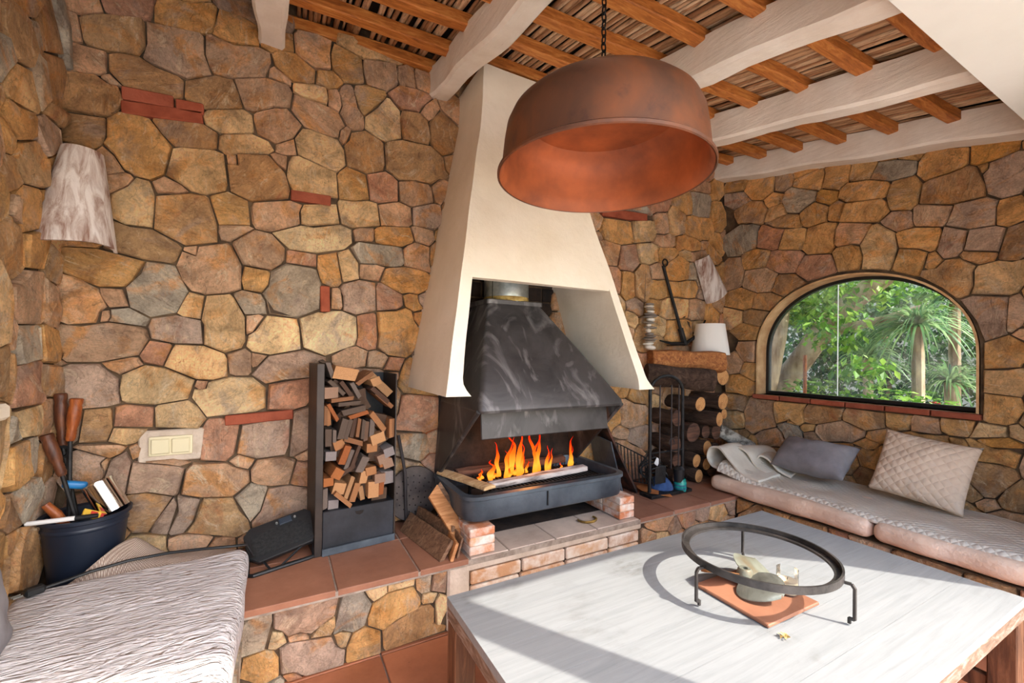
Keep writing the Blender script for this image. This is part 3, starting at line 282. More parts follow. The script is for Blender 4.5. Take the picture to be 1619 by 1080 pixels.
BENCHR = """2.625 0.242 0.189 0.122 -22 T;2.245 0.123 0.140 0.108 25 P;2.487 0.070 0.181 0.163 20 P;1.955 0.167 0.164 0.158 -22 P;2.685 0.006 0.209 0.105 0 R;2.756 0.120 0.233 0.138 -13 P;2.302 0.017 0.135 0.117 -8 P;1.945 0.013 0.191 0.134 17 P;2.072 0.297 0.213 0.162 -10 P;2.124 0.020 0.155 0.146 0 P;2.326 0.264 0.149 0.136 -13 R;2.472 0.279 0.143 0.136 -23 M;2.796 0.296 0.161 0.111 15 M;2.100 0.153 0.125 0.111 -23 T;2.390 0.162 0.111 0.090 18 P;2.213 0.216 0.111 0.096 6 M;1.909 0.297 0.081 0.075 4 T;2.594 0.157 0.091 0.063 -21 M;2.797 0.215 0.068 0.045 7 M;2.490 0.178 0.061 0.043 5 P"""
SEATR = """0.118 0.242 0.252 0.163 -22 O;-0.923 0.123 0.186 0.144 25 O;-0.259 0.070 0.241 0.218 20 R;-1.720 0.167 0.218 0.210 -22 B;0.284 0.006 0.279 0.140 0 R;-0.618 0.152 0.213 0.141 22 D;-0.883 0.281 0.258 0.159 12 D;0.454 0.298 0.281 0.205 -17 D;-1.232 0.148 0.257 0.149 18 O;-1.856 0.012 0.201 0.157 -15 P;-1.421 0.252 0.214 0.206 -25 B;-0.486 0.012 0.220 0.161 -17 D;0.460 0.120 0.295 0.146 -8 D;0.018 0.001 0.227 0.179 16 O;-0.483 0.283 0.185 0.177 8 R;-0.178 0.260 0.188 0.182 -24 P;-1.480 0.014 0.207 0.161 -21 B;-0.791 0.007 0.189 0.160 -23 P;-1.208 0.004 0.313 0.142 9 P;-1.103 0.294 0.180 0.128 -9 P;-0.658 0.290 0.161 0.161 -18 B;-0.040 0.155 0.167 0.155 11 D;-1.843 0.296 0.136 0.110 13 B;-0.442 0.141 0.122 0.125 22 B;-0.775 0.189 0.115 0.080 24 R;0.583 0.015 0.122 0.078 12 O;-1.534 0.145 0.123 0.087 -18 P;-1.667 0.012 0.170 0.096 -12 O;-0.325 0.285 0.106 0.090 -15 B;-1.583 0.292 0.135 0.087 1 O;-1.258 0.262 0.102 0.098 5 R;0.230 0.111 0.097 0.071 0 O;0.286 0.211 0.094 0.063 1 D;-0.638 0.006 0.084 0.059 -25 R;-1.000 0.009 0.091 0.064 4 D;-1.020 0.190 0.065 0.055 4 R;-1.061 0.116 0.073 0.058 -15 O;-0.328 0.200 0.081 0.044 -1 R;0.086 0.131 0.082 0.050 -7 P;0.454 0.017 0.056 0.045 -3 D;-1.591 0.088 0.058 0.055 -7 B"""
SEATL = """1.564 0.242 0.315 0.204 -22 G;0.902 0.123 0.233 0.180 25 T;1.324 0.070 0.301 0.272 20 T;0.395 0.167 0.273 0.263 -22 O;1.669 0.006 0.349 0.175 0 O;0.814 0.297 0.258 0.257 -17 G;0.710 0.014 0.228 0.200 18 M;1.858 0.179 0.240 0.256 8 G;1.220 0.279 0.304 0.206 23 M;1.035 0.007 0.193 0.156 4 M;0.626 0.185 0.176 0.164 11 M;0.514 0.005 0.092 0.092 -21 T;1.065 0.153 0.092 0.099 -25 G;0.989 0.265 0.106 0.081 -21 G;0.555 0.296 0.152 0.072 -4 G;0.344 0.004 0.078 0.057 13 T;1.538 0.110 0.069 0.058 -12 M;0.547 0.080 0.085 0.063 -12 O"""
# ================================================================== the setting
XL, XR, YB, HB = -.833, 3.52, 2.5, .325          # left wall, right wall, back wall, bench height
FRONT_Y = -.15
PAL = dict(O=(224, 176, 114), T=(234, 200, 150), B=(196, 158, 114), G=(190, 180, 162), P=(218, 180, 146), R=(208, 158, 128), M=(200, 174, 154),
           K=(158, 84, 60), L=(244, 216, 168), D=(168, 132, 96), Y=(224, 170, 92))
def pcol(k, j=.08):
    c = lin(PAL[k]); f = random.uniform(1-j*2, 1+j*1.2); r = random.uniform(-.06, .06)
    return (min(1, c[0]*f*(1+r)), min(1, c[1]*f), min(1, c[2]*f*(1-r)))
def parse(s):
    out = []
    for it in s.split(';'):
        a = it.split(); out.append((*map(float, a[:5]), a[5]))
    return out
def rdp(P, eps):
    if len(P) < 3: return P
    a, b = np.array(P[0]), np.array(P[-1]); d = b-a; L = math.hypot(*d)
    best, bi = -1, 0
    for i in range(1, len(P)-1):
        q = np.array(P[i])-a
        h = abs(d[0]*q[1]-d[1]*q[0])/L if L > 1e-9 else math.hypot(*q)
        if h > best: best, bi = h, i
    if best <= eps: return [P[0], P[-1]]
    return rdp(P[:bi+1], eps)[:-1] + rdp(P[bi:], eps)
def stone_cells(S, blockers, inside, gap, p=3.2, cap=.045, K=48):
    allS = S+blockers; A = np.array([s[:5] for s in allS]); co = np.cos(np.radians(A[:, 4])); si = np.sin(np.radians(A[:, 4]))
    polys = []
    ang = np.linspace(0, 2*PI, K, endpoint=False)
    for i, s in enumerate(S):
        mr = 1.05*max(s[2], s[3]); rad = np.linspace(0, mr, 110)
        X = s[0]+np.outer(np.cos(ang), rad); Y = s[1]+np.outer(np.sin(ang), rad)
        nb = [j for j in range(len(allS)) if j != i and math.hypot(A[j, 0]-s[0], A[j, 1]-s[1]) < mr+1.1*max(A[j, 2], A[j, 3])]
        def dd(j):
            dx, dy = X-A[j, 0], Y-A[j, 1]
            return (((np.abs(co[j]*dx+si[j]*dy)/(A[j, 2]/2))**p + (np.abs(-si[j]*dx+co[j]*dy)/(A[j, 3]/2))**p)**(1/p)-1)*math.sqrt(A[j, 2]*A[j, 3])/2
        di = dd(i); ok = di < cap
        for j in nb: ok &= di <= dd(j)
        ok &= inside(X, Y); ok[:, 0] = True
        r = []
        for k in range(K):
            bad = np.nonzero(~ok[k])[0]; r.append(rad[bad[0]-1] if len(bad) else rad[-1])
        r = np.array(r); r = np.maximum(r-gap, .004)
        P = [(s[0]+r[k]*math.cos(ang[k]), s[1]+r[k]*math.sin(ang[k])) for k in range(K)]
        k0 = int(np.argmax(r)); P = P[k0:]+P[:k0]; h = K//2
        Q = rdp(P[:h+1], .0075)[:-1] + rdp(P[h:]+[P[0]], .0075)[:-1]
        polys.append(Q if len(Q) >= 3 else P[::4])
    return polys
def stone_mesh(Q, frame, dep, c):
    n = len(Q); cx = sum(q[0] for q in Q)/n; cy = sum(q[1] for q in Q)/n
    rm = sum(math.hypot(q[0]-cx, q[1]-cy) for q in Q)/n
    ins = min(.007, rm*.16); tx, ty = random.uniform(-.10, .10), random.uniform(-.10, .10)
    V = [frame(u, v, -.012) for u, v in Q]
    V += [frame(u, v, dep*.80+random.uniform(-.003, .003)) for u, v in Q]
    for u, v in Q:
        d = math.hypot(u-cx, v-cy) or 1; k = max(.3, 1-ins*random.uniform(.6, 1.5)/d)
        uu, vv = cx+(u-cx)*k, cy+(v-cy)*k
        V.append(frame(uu, vv, dep+(uu-cx)*tx+(vv-cy)*ty+random.uniform(-.004, .004)))
    ox, oy = random.uniform(-.25, .25)*rm, random.uniform(-.25, .25)*rm
    V.append(frame(cx+ox, cy+oy, dep+random.uniform(0, .010)))
    F = []
    for a in range(2):
        for i in range(n):
            j = (i+1) % n; F.append((a*n+i, a*n+j, (a+1)*n+j, (a+1)*n+i))
    for i in range(n): F.append((2*n+i, 2*n+(i+1) % n, 3*n))
    return V, F
def area(Q): return abs(sum(Q[i-1][0]*Q[i][1]-Q[i][0]*Q[i-1][1] for i in range(len(Q))))/2
def build_stones(data, frame, parent, inside, blockers=(), gap=.003, dep=(.014, .036), limit=285, cap=.045, name='stone', tone=1.0):
    S = parse(data) if isinstance(data, str) else data
    polys = stone_cells(S, list(blockers), inside, gap, cap=cap)
    order = sorted(range(len(S)), key=lambda i: -area(polys[i])); rest = MB()
    for rank, i in enumerate(order):
        if area(polys[i]) < .00025: continue
        V, F = stone_mesh(polys[i], frame, random.uniform(*dep), None)
        if rank < limit:
            me = bpy.data.meshes.new(name); me.from_pydata(V, [], F); me.update()
            bm = bmesh.new(); bm.from_mesh(me); bmesh.ops.recalc_face_normals(bm, faces=bm.faces); bm.to_mesh(me); bm.free()
            c = pcol(S[i][5]); link(name, me, MT['stone'], parent, color=tuple(x*tone for x in c))
        else: rest.add(V, F)
    if rest.v:
        o = rest.obj('stone_chips', MT['stone'], parent, color=pcol('P')); o['kind'] = 'stuff'
def brick_piece(parent, frame, u, v, wd, ht, ang, dep=.03, col=None, mat='brick', name='brick'):
    a = math.radians(ang); c, s = math.cos(a), math.sin(a)
    P = [(u+c*x-s*y, v+s*x+c*y) for x, y in ((-wd/2, -ht/2), (wd/2, -ht/2), (wd/2, ht/2), (-wd/2, ht/2))]
    m = MB(); m.prism(P, lambda x, y: frame(x, y, -.012), lambda x, y: frame(x, y, dep))
    return m.obj(name, MT[mat], parent, bevel=.004, color=col or pcol('K'))

# ---- floor
floor = MB().box((1.3, 1.2, -.06), (6.5, 3.2, .10)).obj('floor', MT['mortar'], None); tag(floor, kind='structure')
MT['terracotta'] = None
def terracotta():
    t = NT('terracotta_tile'); v = t.coord(rand=True); oc = objcol(t)
    c = t.mix(t.mix(oc, (.72, .68, .66), 1., 'MULTIPLY'), oc, t.ramp(t.noise(v, 4, 8, .65), [(.35, (0, 0, 0)), (.6, (1, 1, 1))]))
    c = t.mix(c, lin((96, 62, 46)), t.ramp(t.noise(v, 30, 4), [(.24, (.7, .7, .7)), (.3, (0, 0, 0))]))
    return t.fin(c, .55, 0, t.bump(t.noise(v, 25, 8), .25, .004), .4)
MT['terracotta'] = terracotta()
MT['tile_joint'] = noisy('tile_joint', (132, 118, 104), (170, 156, 140), 20, bs=60, bstr=.4, rough=.95)
floor.data.materials[0] = MT['tile_joint']
def tile(parent, x0, x1, y0, y1, z, th=.02, col=(182, 116, 82), name='tile'):
    g = .0035; f = random.uniform(.86, 1.08); c = lin(col)
    m = MB().box(((x0+x1)/2, (y0+y1)/2, z-th/2), (x1-x0-2*g, y1-y0-2*g, th))
    return m.obj(name, MT['terracotta'], parent, bevel=.003, color=tuple(min(1, q*f) for q in c))
T = .40
for i in range(-2, 8):
    for j in range(-1, 5):
        x0, y1 = .402+(i-0)*T, 1.873-j*T
        if x0+T < -.9 or x0 > 3.4: continue
        tile(floor, x0, x0+T, y1-T, y1, .002+random.uniform(0, .0015))
# ---- back wall
def f_back(u, v, d): return (u, YB-.02-d, v)
wall_back = MB().box((1.35, YB+.06, 1.5), (4.9, .16, 3.2)).obj('wall_back', MT['mortar']); tag(wall_back, kind='structure')
bb = parse(BACKBRICK)
sw = [(-.425, .86, .25, .15, 0, 'K')]
build_stones(BACK, f_back, wall_back, lambda X, Y: (X > XL+.012) & (X < XR-.012) & (Y > HB+.004) & (Y < 3.02), bb+sw)
for b in bb:
    if b[3] > b[2]: brick_piece(wall_back, f_back, b[0], b[1], b[2], b[3], b[4])
    else: brick_piece(wall_back, f_back, b[0], b[1], b[2]*.98, b[3], b[4])
MB().box((-.425, YB-.028, .858), (.24, .02, .145)).obj('plaster_patch', MT['mortar_light'], wall_back, bevel=.006)
# sooty brickwork inside the chimney, behind the firebox
MT['soot'] = noisy('soot_brick', (24, 20, 18), (62, 46, 36), 9, bs=35, bstr=.6, rough=.95)
for r in range(16):
    for k in range(4):
        u = .90+k*.225+(.11 if r % 2 else 0); v = .40+r*.1
        brick_piece(wall_back, f_back, u, v, .215, .09, 0, dep=random.uniform(.004, .010), col=(.05, .04, .035), mat='soot')
for r in range(8): brick_piece(wall_back, f_back, .80, .64+r*.06, .10, .052, 0, dep=.012, col=lin((176, 102, 58)))
# ---- right wall with the arched window
WY0, WY1, WZ0, WZS, WZT = .862, 2.15, .99, 1.33, 1.885   # opening
WCY, WA = (WY0+WY1)/2, (WY1-WY0)/2
def arch_pts(n=28, grow=0.0):
    P = [(WY0-grow, WZ0), (WY0-grow, WZS)]
    for i in range(1, n):
        a = PI*(i/n); P.append((WCY-(WA+grow)*math.cos(a), WZS+(WZT+grow-WZS)*math.sin(a)**.92))
    P += [(WY1+grow, WZS), (WY1+grow, WZ0)]
    return P
def f_right(u, v, d): return (XR-.02-d, -u, v)
def wall_with_arch(x0, x1, y0, y1, z0, z1):
    m = MB(); A = arch_pts(); n = len(A)
    outer = []
    for (y, z) in A:      # project each arch point on the outer rectangle
        if z <= WZS+1e-6: outer.append((y0 if y < WCY else y1, z))
        else:
            t = (y-WY0)/(WY1-WY0); outer.append((y0+(y1-y0)*t, z1))
    for xx in (x0, x1):
        b = len(m.v); m.v += [(xx, y, z) for y, z in A]+[(xx, y, z) for y, z in outer]
        for i in range(n-1): m.f.append((b+i, b+i+1, b+n+i+1, b+n+i))
        m.add([(xx, y0, z0), (xx, y1, z0), (xx, y1, WZ0), (xx, y0, WZ0)], [(0, 1, 2, 3)])
        m.add([(xx, y0, WZS), (xx, y0, z1), (xx, outer[2][0], z1)], [(0, 1, 2)]); m.add([(xx, y1, WZS), (xx, y1, z1), (xx, outer[-3][0], z1)], [(0, 1, 2)])
    b = len(m.v); m.v += [(x0, y, z) for y, z in A]+[(x1, y, z) for y, z in A]
    for i in range(n-1): m.f.append((b+i, b+i+1, b+n+i+1, b+n+i))
    m.add([(x0, WY0, WZ0), (x0, WY1, WZ0), (x1, WY1, WZ0), (x1, WY0, WZ0)], [(0, 1, 2, 3)])
    m.add([(x0, y0, z1), (x0, y1, z1), (x1, y1, z1), (x1, y0, z1)], [(0, 1, 2, 3)])
    m.add([(x0, y0, z0), (x1, y0, z0), (x1, y0, z1), (x0, y0, z1)], [(0, 1, 2, 3)])
    return m
wall_right = wall_with_arch(XR-.02, XR+.118, FRONT_Y, YB+.14, 0, 3.1).obj('wall_right', MT['mortar']); tag(wall_right, kind='structure')
def in_right(X, Y):
    yy = -X
    arch = (np.abs(yy-WCY) < WA+.012) & (((Y > WZ0-.04) & (Y <= WZS)) | ((Y > WZS) & (((yy-WCY)/(WA+.02))**2+((Y-WZS)/(WZT-WZS+.02))**2 < 1)))
    return (~arch) & (yy < YB-.035) & (yy > FRONT_Y) & (Y > HB+.004) & (Y < 2.9+.206*(yy-2.5)+.05)
build_stones(RIGHT, f_right, wall_right, in_right)
MT['reveal'] = noisy('window_reveal_plaster', (186, 142, 96), (222, 186, 138), 8, bs=30, bstr=.6, rough=.92)
m = MB(); A = arch_pts(36, .0); B_ = arch_pts(36, -.012)
m.rings([[(XR-.045, y, z) for y, z in A], [(XR-.045, y, z) for y, z in B_], [(XR+.118, y, z) for y, z in B_], [(XR+.118, y, z) for y, z in A]], cap=False)
m.obj('reveal', MT['reveal'], wall_right)
for k in range(6):
    y1 = WY1+.02-k*.222; y0 = max(WY0-.01, y1-.214)
    MB().box((XR-.005, (y0+y1)/2, WZ0-.018), (.12, y1-y0, .034)).obj('brick', MT['brick'], wall_right, bevel=.004, color=pcol('K'))
# window: black frame and pane
win = MB(); A = arch_pts(40, -.012); B_ = arch_pts(40, -.034)
B_[0] = (B_[0][0], WZ0+.026); B_[-1] = (B_[-1][0], WZ0+.026); A[0] = (A[0][0], WZ0+.0); A[-1] = (A[-1][0], WZ0+.0)
R4 = [[(XR+.075, y, z) for y, z in A], [(XR+.075, y, z) for y, z in B_], [(XR+.115, y, z) for y, z in B_], [(XR+.115, y, z) for y, z in A]]
win.rings(R4, cap=False, close=True)
MT['black_frame'] = plain('black_painted_metal', (22, 24, 26), .4)
window = win.obj('window_1', MT['black_frame']); tag(window, kind='structure')
def glass_pane():
    t = NT('window_glass'); tr = t.n('ShaderNodeBsdfTransparent'); gl = t.n('ShaderNodeBsdfGlossy'); gl.inputs['Roughness'].default_value = .02
    fr = t.n('ShaderNodeFresnel'); fr.inputs[0].default_value = 1.45; mx = t.n('ShaderNodeMixShader')
    tr.inputs[0].default_value = (.95, .97, .96, 1)
    t.l(fr.outputs[0], mx.inputs[0]); t.l(tr.outputs[0], mx.inputs[1]); t.l(gl.outputs[0], mx.inputs[2])
    df = t.n('ShaderNodeBsdfDiffuse'); df.inputs[0].default_value = (.8, .82, .8, 1); mx2 = t.n('ShaderNodeMixShader')
    f = t.ramp(t.noise(t.coord(scale=(1, .8, 2.5)), 2.2, 6, .6, .5), [(.45, (.02, .02, .02)), (.75, (.20, .20, .20))])
    t.l(f, mx2.inputs[0]); t.l(mx.outputs[0], mx2.inputs[1]); t.l(df.outputs[0], mx2.inputs[2])
    t.l(mx2.outputs[0], t.out.inputs[0]); return t.m
MT['glass'] = glass_pane()
P = arch_pts(40, -.030); P[0] = (P[0][0], WZ0+.02); P[-1] = (P[-1][0], WZ0+.02)
MB().prism(P, lambda y, z: (XR+.092, y, z), lambda y, z: (XR+.097, y, z)).obj('pane', MT['glass'], window)
# ---- left wall
def f_left(u, v, d): return (XL+.02+d, u, v)
wall_left = MB().box((XL-.06, 1.18, 1.5), (.16, 2.66, 3.2)).obj('wall_left', MT['mortar']); tag(wall_left, kind='structure')
build_stones(LEFT, f_left, wall_left, lambda X, Y: (X < YB-.02) & (Y > HB+.004) & (Y < 2.98+.206*(X-2.5)), gap=.003, dep=(.014, .032))
trim = MB().box((XL+.033, 1.54, 1.092), (.085, .90, .052)).obj('trim_1', MT['plaster'], bevel=.01); tag(trim, kind='structure')

# ---- ceiling: beams, battens, canes, roof boards, front soffit
SL = .206
def zbeam(y): return 2.825+SL*(y-2.5)
roof = MB(); y0, y1 = .35, 2.62
roof.add([(XL-.1, y0, zbeam(y0)+.265), (XR+.2, y0, zbeam(y0)+.265), (XR+.2, y1, zbeam(y1)+.265), (XL-.1, y1, zbeam(y1)+.265),
          (XL-.1, y0, zbeam(y0)+.33), (XR+.2, y0, zbeam(y0)+.33), (XR+.2, y1, zbeam(y1)+.33), (XL-.1, y1, zbeam(y1)+.33)],
         [(0, 1, 2, 3), (4, 7, 6, 5), (0, 4, 5, 1), (1, 5, 6, 2), (2, 6, 7, 3), (3, 7, 4, 0)])
MT['roof_board'] = plain('dark_roof_board', (30, 22, 17), .9)
ceiling = roof.obj('ceiling', MT['roof_board']); tag(ceiling, kind='structure')
def beam(xa, xb, wob, ya=.42, yb=2.56, h=.165, zo=0.0):
    rnd = random.Random(wob); R = []
    for i in range(25):
        y = ya+(yb-ya)*i/24; zb = zbeam(y)+zo
        a = xa+.006*math.sin(i*.9+wob)+rnd.uniform(-.003, .003); b = xb+.006*math.sin(i*.7+wob*2)+rnd.uniform(-.003, .003)
        dz = .006*math.sin(i*.8+wob*3); c = .014
        R.append([(a, y, zb+c+dz), (a+c, y, zb+dz), (b-c, y, zb+dz+rnd.uniform(-.003, .003)), (b, y, zb+c+dz), (b, y, zb+h), (a, y, zb+h)])
    return MB().rings(R).obj('beam', MT['white_beam'], ceiling, smooth=True, angle=.5)
for k, (a, b) in enumerate(((-.116, .008), (.761, .872), (1.66, 1.78), (2.42, 2.54), (3.34, 3.50))): beam(a, b, k+1, zo=.03 if k == 4 else 0)
for k in range(8):
    R = []; rnd = random.Random(k)
    for i in range(30):
        x = XL+(XR-XL)*i/29; y = 2.45-k*.275-.055*(x-.76)+.004*math.sin(i*1.3+k); z = zbeam(y)+.142+.003*math.sin(i*.9+k*2); hw = .031+.003*math.sin(i*.7+k)
        R.append([(x, y-hw, z+.004), (x, y-hw+.006, z), (x, y+hw-.006, z), (x, y+hw, z+.004), (x, y+hw, z+.066+SL*hw), (x, y-hw, z+.060-SL*hw)])
    MB().rings(R).obj('batten', MT['batten'], ceiling, smooth=True, angle=.5)
def cane_mat():
    t = NT('dried_cane'); g = t.n('ShaderNodeNewGeometry'); r = g.outputs['Random Per Island']
    c = t.ramp(r, [(0, lin((140, 98, 66))), (.3, lin((196, 154, 114))), (.6, lin((228, 198, 162))), (1, lin((170, 122, 84)))])
    v = t.coord(scale=(14, .9, 14)); n = t.noise(v, 5, 6); c = t.mix(c, lin((92, 56, 34)), t.ramp(n, [(.32, (.6, .6, .6)), (.5, (0, 0, 0))]))
    return t.fin(c, .7, 0, t.bump(n, .3, .003), .3)
MT['cane'] = cane_mat()
canes = MB(); x = XL-.02; rnd = random.Random(3)
while x < XR:
    r = rnd.uniform(.0070, .0120); sk = rnd.uniform(-.03, .03); zz = rnd.uniform(-.006, .006)
    ys = [.36, .9+rnd.uniform(-.2, .2), 1.5+rnd.uniform(-.2, .2), 2.1+rnd.uniform(-.15, .15), 2.58]
    path = []
    for y in ys: path.append((x+sk*(y-1.5)+rnd.uniform(-.003, .003), y, zbeam(y)+.142+.062+.013+zz+rnd.uniform(-.002, .002)))
    canes.tube(path, [r*rnd.uniform(.85, 1.1) for _ in ys], 6, cap=True)
    x += r*2+rnd.choice((.0, .0005, .001, .002, .005, .008))
o = canes.obj('cane_matting', MT['cane'], ceiling, smooth=True, angle=None); tag(o, kind='stuff')
MT['soffit'] = noisy('white_painted_soffit', (208, 206, 196), (218, 216, 207), 2, rough=.8, bs=30, bstr=.08)
MB().prism([(-1.8, .10), (-.6, .02), (.5, -.06), (.9, -.11), (1.4, FRONT_Y), (3.65, FRONT_Y), (3.65, .58), (-1.8, .58)], lambda x, y: (x, y, 2.36), lambda x, y: (x, y, 2.72)).obj('soffit', MT['soffit'], ceiling)
# ---- open front: corner pier and a post that carry the soffit
pier = MB(); pr_ = [(2.90, 0), (2.86, .8), (2.773, 1.294), (2.674, 1.829), (2.54, 2.14), (2.3, 2.36), (3.65, 2.36), (3.65, 0)]
pier.prism(pr_, lambda x, z: (x, .08, z), lambda x, z: (x, FRONT_Y, z))
o = pier.obj('wall_front', MT['plaster']); tag(o, kind='structure')
post = MB().box((1.385, -.06, 1.18), (.115, .10, 2.36)).obj('trim_2', MT['plaster'], bevel=.008); tag(post, kind='structure')
# ---- patio outside the open front
MT['patio'] = noisy('pale_patio_paving', (222, 212, 196), (240, 232, 220), 1.5, bs=18, bstr=.2, rough=.9)
g = MB().box((2, -6.6, -.08), (24, 12.9, .14)).obj('floor_patio', MT['patio']); tag(g, kind='structure')
# ---- masonry benches
def fr_y(y): return lambda u, v, d: (u, y+.02-d, v)
bench = thing('hearth_bench', 'long low stone bench with terracotta top running below the fireplace wall', 'bench', (1.3, 2.2, 0))
def adopt(o, parent):
    o.parent = parent; o.matrix_parent_inverse = Matrix.Translation(-Vector(parent.location)); return o
core = MB().box((1.34, 2.178, .15), (4.26, .565, .30)).obj('core', MT['mortar']); adopt(core, bench)
bench.location = (0, 0, 0); core.matrix_parent_inverse = Matrix.Identity(4)
f_bench = lambda u, v, d: (u, 1.897-d, v)
build_stones(BENCH, f_bench, bench, lambda X, Y: (X > -.38) & (X < .70) & (Y > .004) & (Y < .302), gap=.003, dep=(.012, .024), tone=1.06)
build_stones(BENCHR, f_bench, bench, lambda X, Y: (X > 1.92) & (X < 2.82) & (Y > .004) & (Y < .302), gap=.003, dep=(.012, .024))
MB().box((.755, 1.893, .15), (.11, .035, .295)).obj('plaster_patch', MT['mortar_light'], bench, bevel=.01)
MB().box((1.35, 1.895, .287), (1.13, .04, .048)).obj('plaster_band', MT['mortar_light'], bench, bevel=.006)
for r, (z, hh, off) in enumerate(((.225, .062, .0), (.155, .062, .14), (.085, .062, .05), (.03, .04, .2))):
    x = .815
    while x < 1.90:
        L = min(random.uniform(.24, .30), 1.905-x)
        if L > .05: MB().box((x+L/2-.004, 1.894, z), (L-.010, .036, hh)).obj('brick', MT['limed'], bench, bevel=.006, color=lin(random.choice(((196, 150, 112), (206, 166, 130), (184, 140, 108)))))
        x += L
MB().box((1.34, 2.165, .306), (4.26, .585, .026)).obj('tile_bed', MT['tile_joint'], bench)
xs = [-.82, -.515, -.15, .221, .564, .805]
for i in range(5):
    tile(bench, xs[i], xs[i+1], 1.868, 2.235, HB+.001*random.random(), .026, (164, 114, 88)); tile(bench, xs[i], xs[i+1], 2.235, 2.495, HB, .026, (156, 108, 84))
xs = [1.90, 2.19, 2.54, 2.89, 3.24, 3.5]
for i in range(5):
    tile(bench, xs[i], xs[i+1], 1.868, 2.235, HB, .026, (164, 116, 92)); tile(bench, xs[i], xs[i+1], 2.235, 2.495, HB, .026, (166, 112, 88))
xs = [.81, 1.02, 1.30, 1.58, 1.90]
for i in range(4): tile(bench, xs[i], xs[i+1], 1.873, 2.10, HB-.002, .026, (214, 194, 176), 'hearth_tile')
MB().box((1.35, 2.30, HB-.01), (1.09, .39, .012)).obj('ash_floor', MT['soot'], bench)
# right and left seat bases
seat_r = thing('seat_base', 'low stone seat base along the window wall under the pale mattresses', 'bench')
MB().box((3.16, .983, .15), (.66, 1.76, .325)).obj('core', MT['mortar'], seat_r)
f_sr = lambda u, v, d: (2.828-d, -u, v)
build_stones(SEATR, f_sr, seat_r, lambda X, Y: (X > -1.868) & (X < -.11) & (Y > .004) & (Y < .31), gap=.003, dep=(.010, .026))
seat_l = thing('seat_base', 'low stone seat base along the left wall under the white quilt', 'bench')
MB().box((-.475, .86, .15), (.70, 2.02, .325)).obj('core', MT['mortar'], seat_l)
f_sl = lambda u, v, d: (-.127+d, u, v)
build_stones(SEATL, f_sl, seat_l, lambda X, Y: (X < 1.868) & (X > -.1) & (Y > .004) & (Y < .31), gap=.003, dep=(.010, .026))
# ================================================================== plaster chimney hood
hood = thing('chimney_hood', 'tall cream plaster chimney hood with open front above the black firebox', 'chimney hood')
def hL(z): return .654+(z-1.1)*.187
def hR(z): return 1.907-(z-1.1)*.295
def hY(z): return 1.81+(z-1.1)*.186
ZT = 2.66; TH = .055
def hring(z, y=None, yb=2.49):
    zz = min(z, ZT); return hL(zz), hR(zz), hY(zz), yb
def wob(p, k=.006):
    n = noise.noise_vector(Vector(p)*4.0); return (p[0]+n.x*k, p[1]+n.y*k, p[2]+n.z*k*.5)
def face_strip(f, u0, u1, z0, z1, nu, nz):
    m = []; 
    V = [[wob(f(u0+(u1-u0)*i/nu, z0+(z1-z0)*j/nz)) for i in range(nu+1)] for j in range(nz+1)]
    return V
hm = MB()
def grid(V):
    b = len(hm.v); nz, nu = len(V), len(V[0])
    for r in V: hm.v += r
    for j in range(nz-1):
        for i in range(nu-1): hm.f.append((b+j*nu+i, b+j*nu+i+1, b+(j+1)*nu+i+1, b+(j+1)*nu+i))
def outline(z):          # horizontal section of a wing or of the whole stack
    zz = min(z, ZT); return hL(zz), hR(zz), hY(zz)
ZO = 1.668
ring_full = []
for j in range(26):      # upper body above the opening: closed ring sections
    z = ZO+(2.865-ZO)*j/25; a, b, y = outline(z); r = []
    for p in ((a, 2.49), (a, 2.49+(y-2.49)*.33), (a, 2.49+(y-2.49)*.66), (a, y), (a+(b-a)*.25, y), (a+(b-a)*.5, y), (a+(b-a)*.75, y), (b, y), (b, 2.49+(y-2.49)*.66), (b, 2.49+(y-2.49)*.33), (b, 2.49)):
        r.append(wob((p[0], p[1], z)))
    q = TH
    for p in ((b-q, 2.49), (b-q, y+q), (a+(b-a)*.5, y+q), (a+q, y+q), (a+q, 2.49)): r.append((p[0], p[1], z))
    ring_full.append(r)
hm.rings(ring_full, cap=True)
hm.obj('hood_body', MT['plaster'], hood, smooth=True, bevel=0, angle=.6)
for side in (-1, 1):     # the two cheeks (wings) below, each flaring into a small foot
    R = []
    for j in range(22):
        z = 1.10+(ZO+.01-1.10)*j/21; a, b, y = outline(z); t = max(0, 1-(z-1.10)/.075)**1.6
        th = .058+.012*(1-(z-1.1)/.57)
        if side < 0:
            o, i_ = a, a+th; pts = [(o, 2.49), (o, 2.15), (o, y), (i_+t*.05, y-.004), (i_+t*.05, y+.02), (i_, y+.07), (i_, 2.2), (i_, 2.49)]
        else:
            o, i_ = b+t*.035, b-th; pts = [(i_, 2.49), (i_, 2.2), (i_, y+.07), (i_-t*.02, y+.02), (i_-t*.02, y-.004), (o, y), (b, 2.15), (b, 2.49)]
        R.append([wob((p[0], p[1], z), .005) for p in pts])
    MB().rings(R).obj('hood_cheek', MT['plaster'], hood, smooth=True, angle=.6)
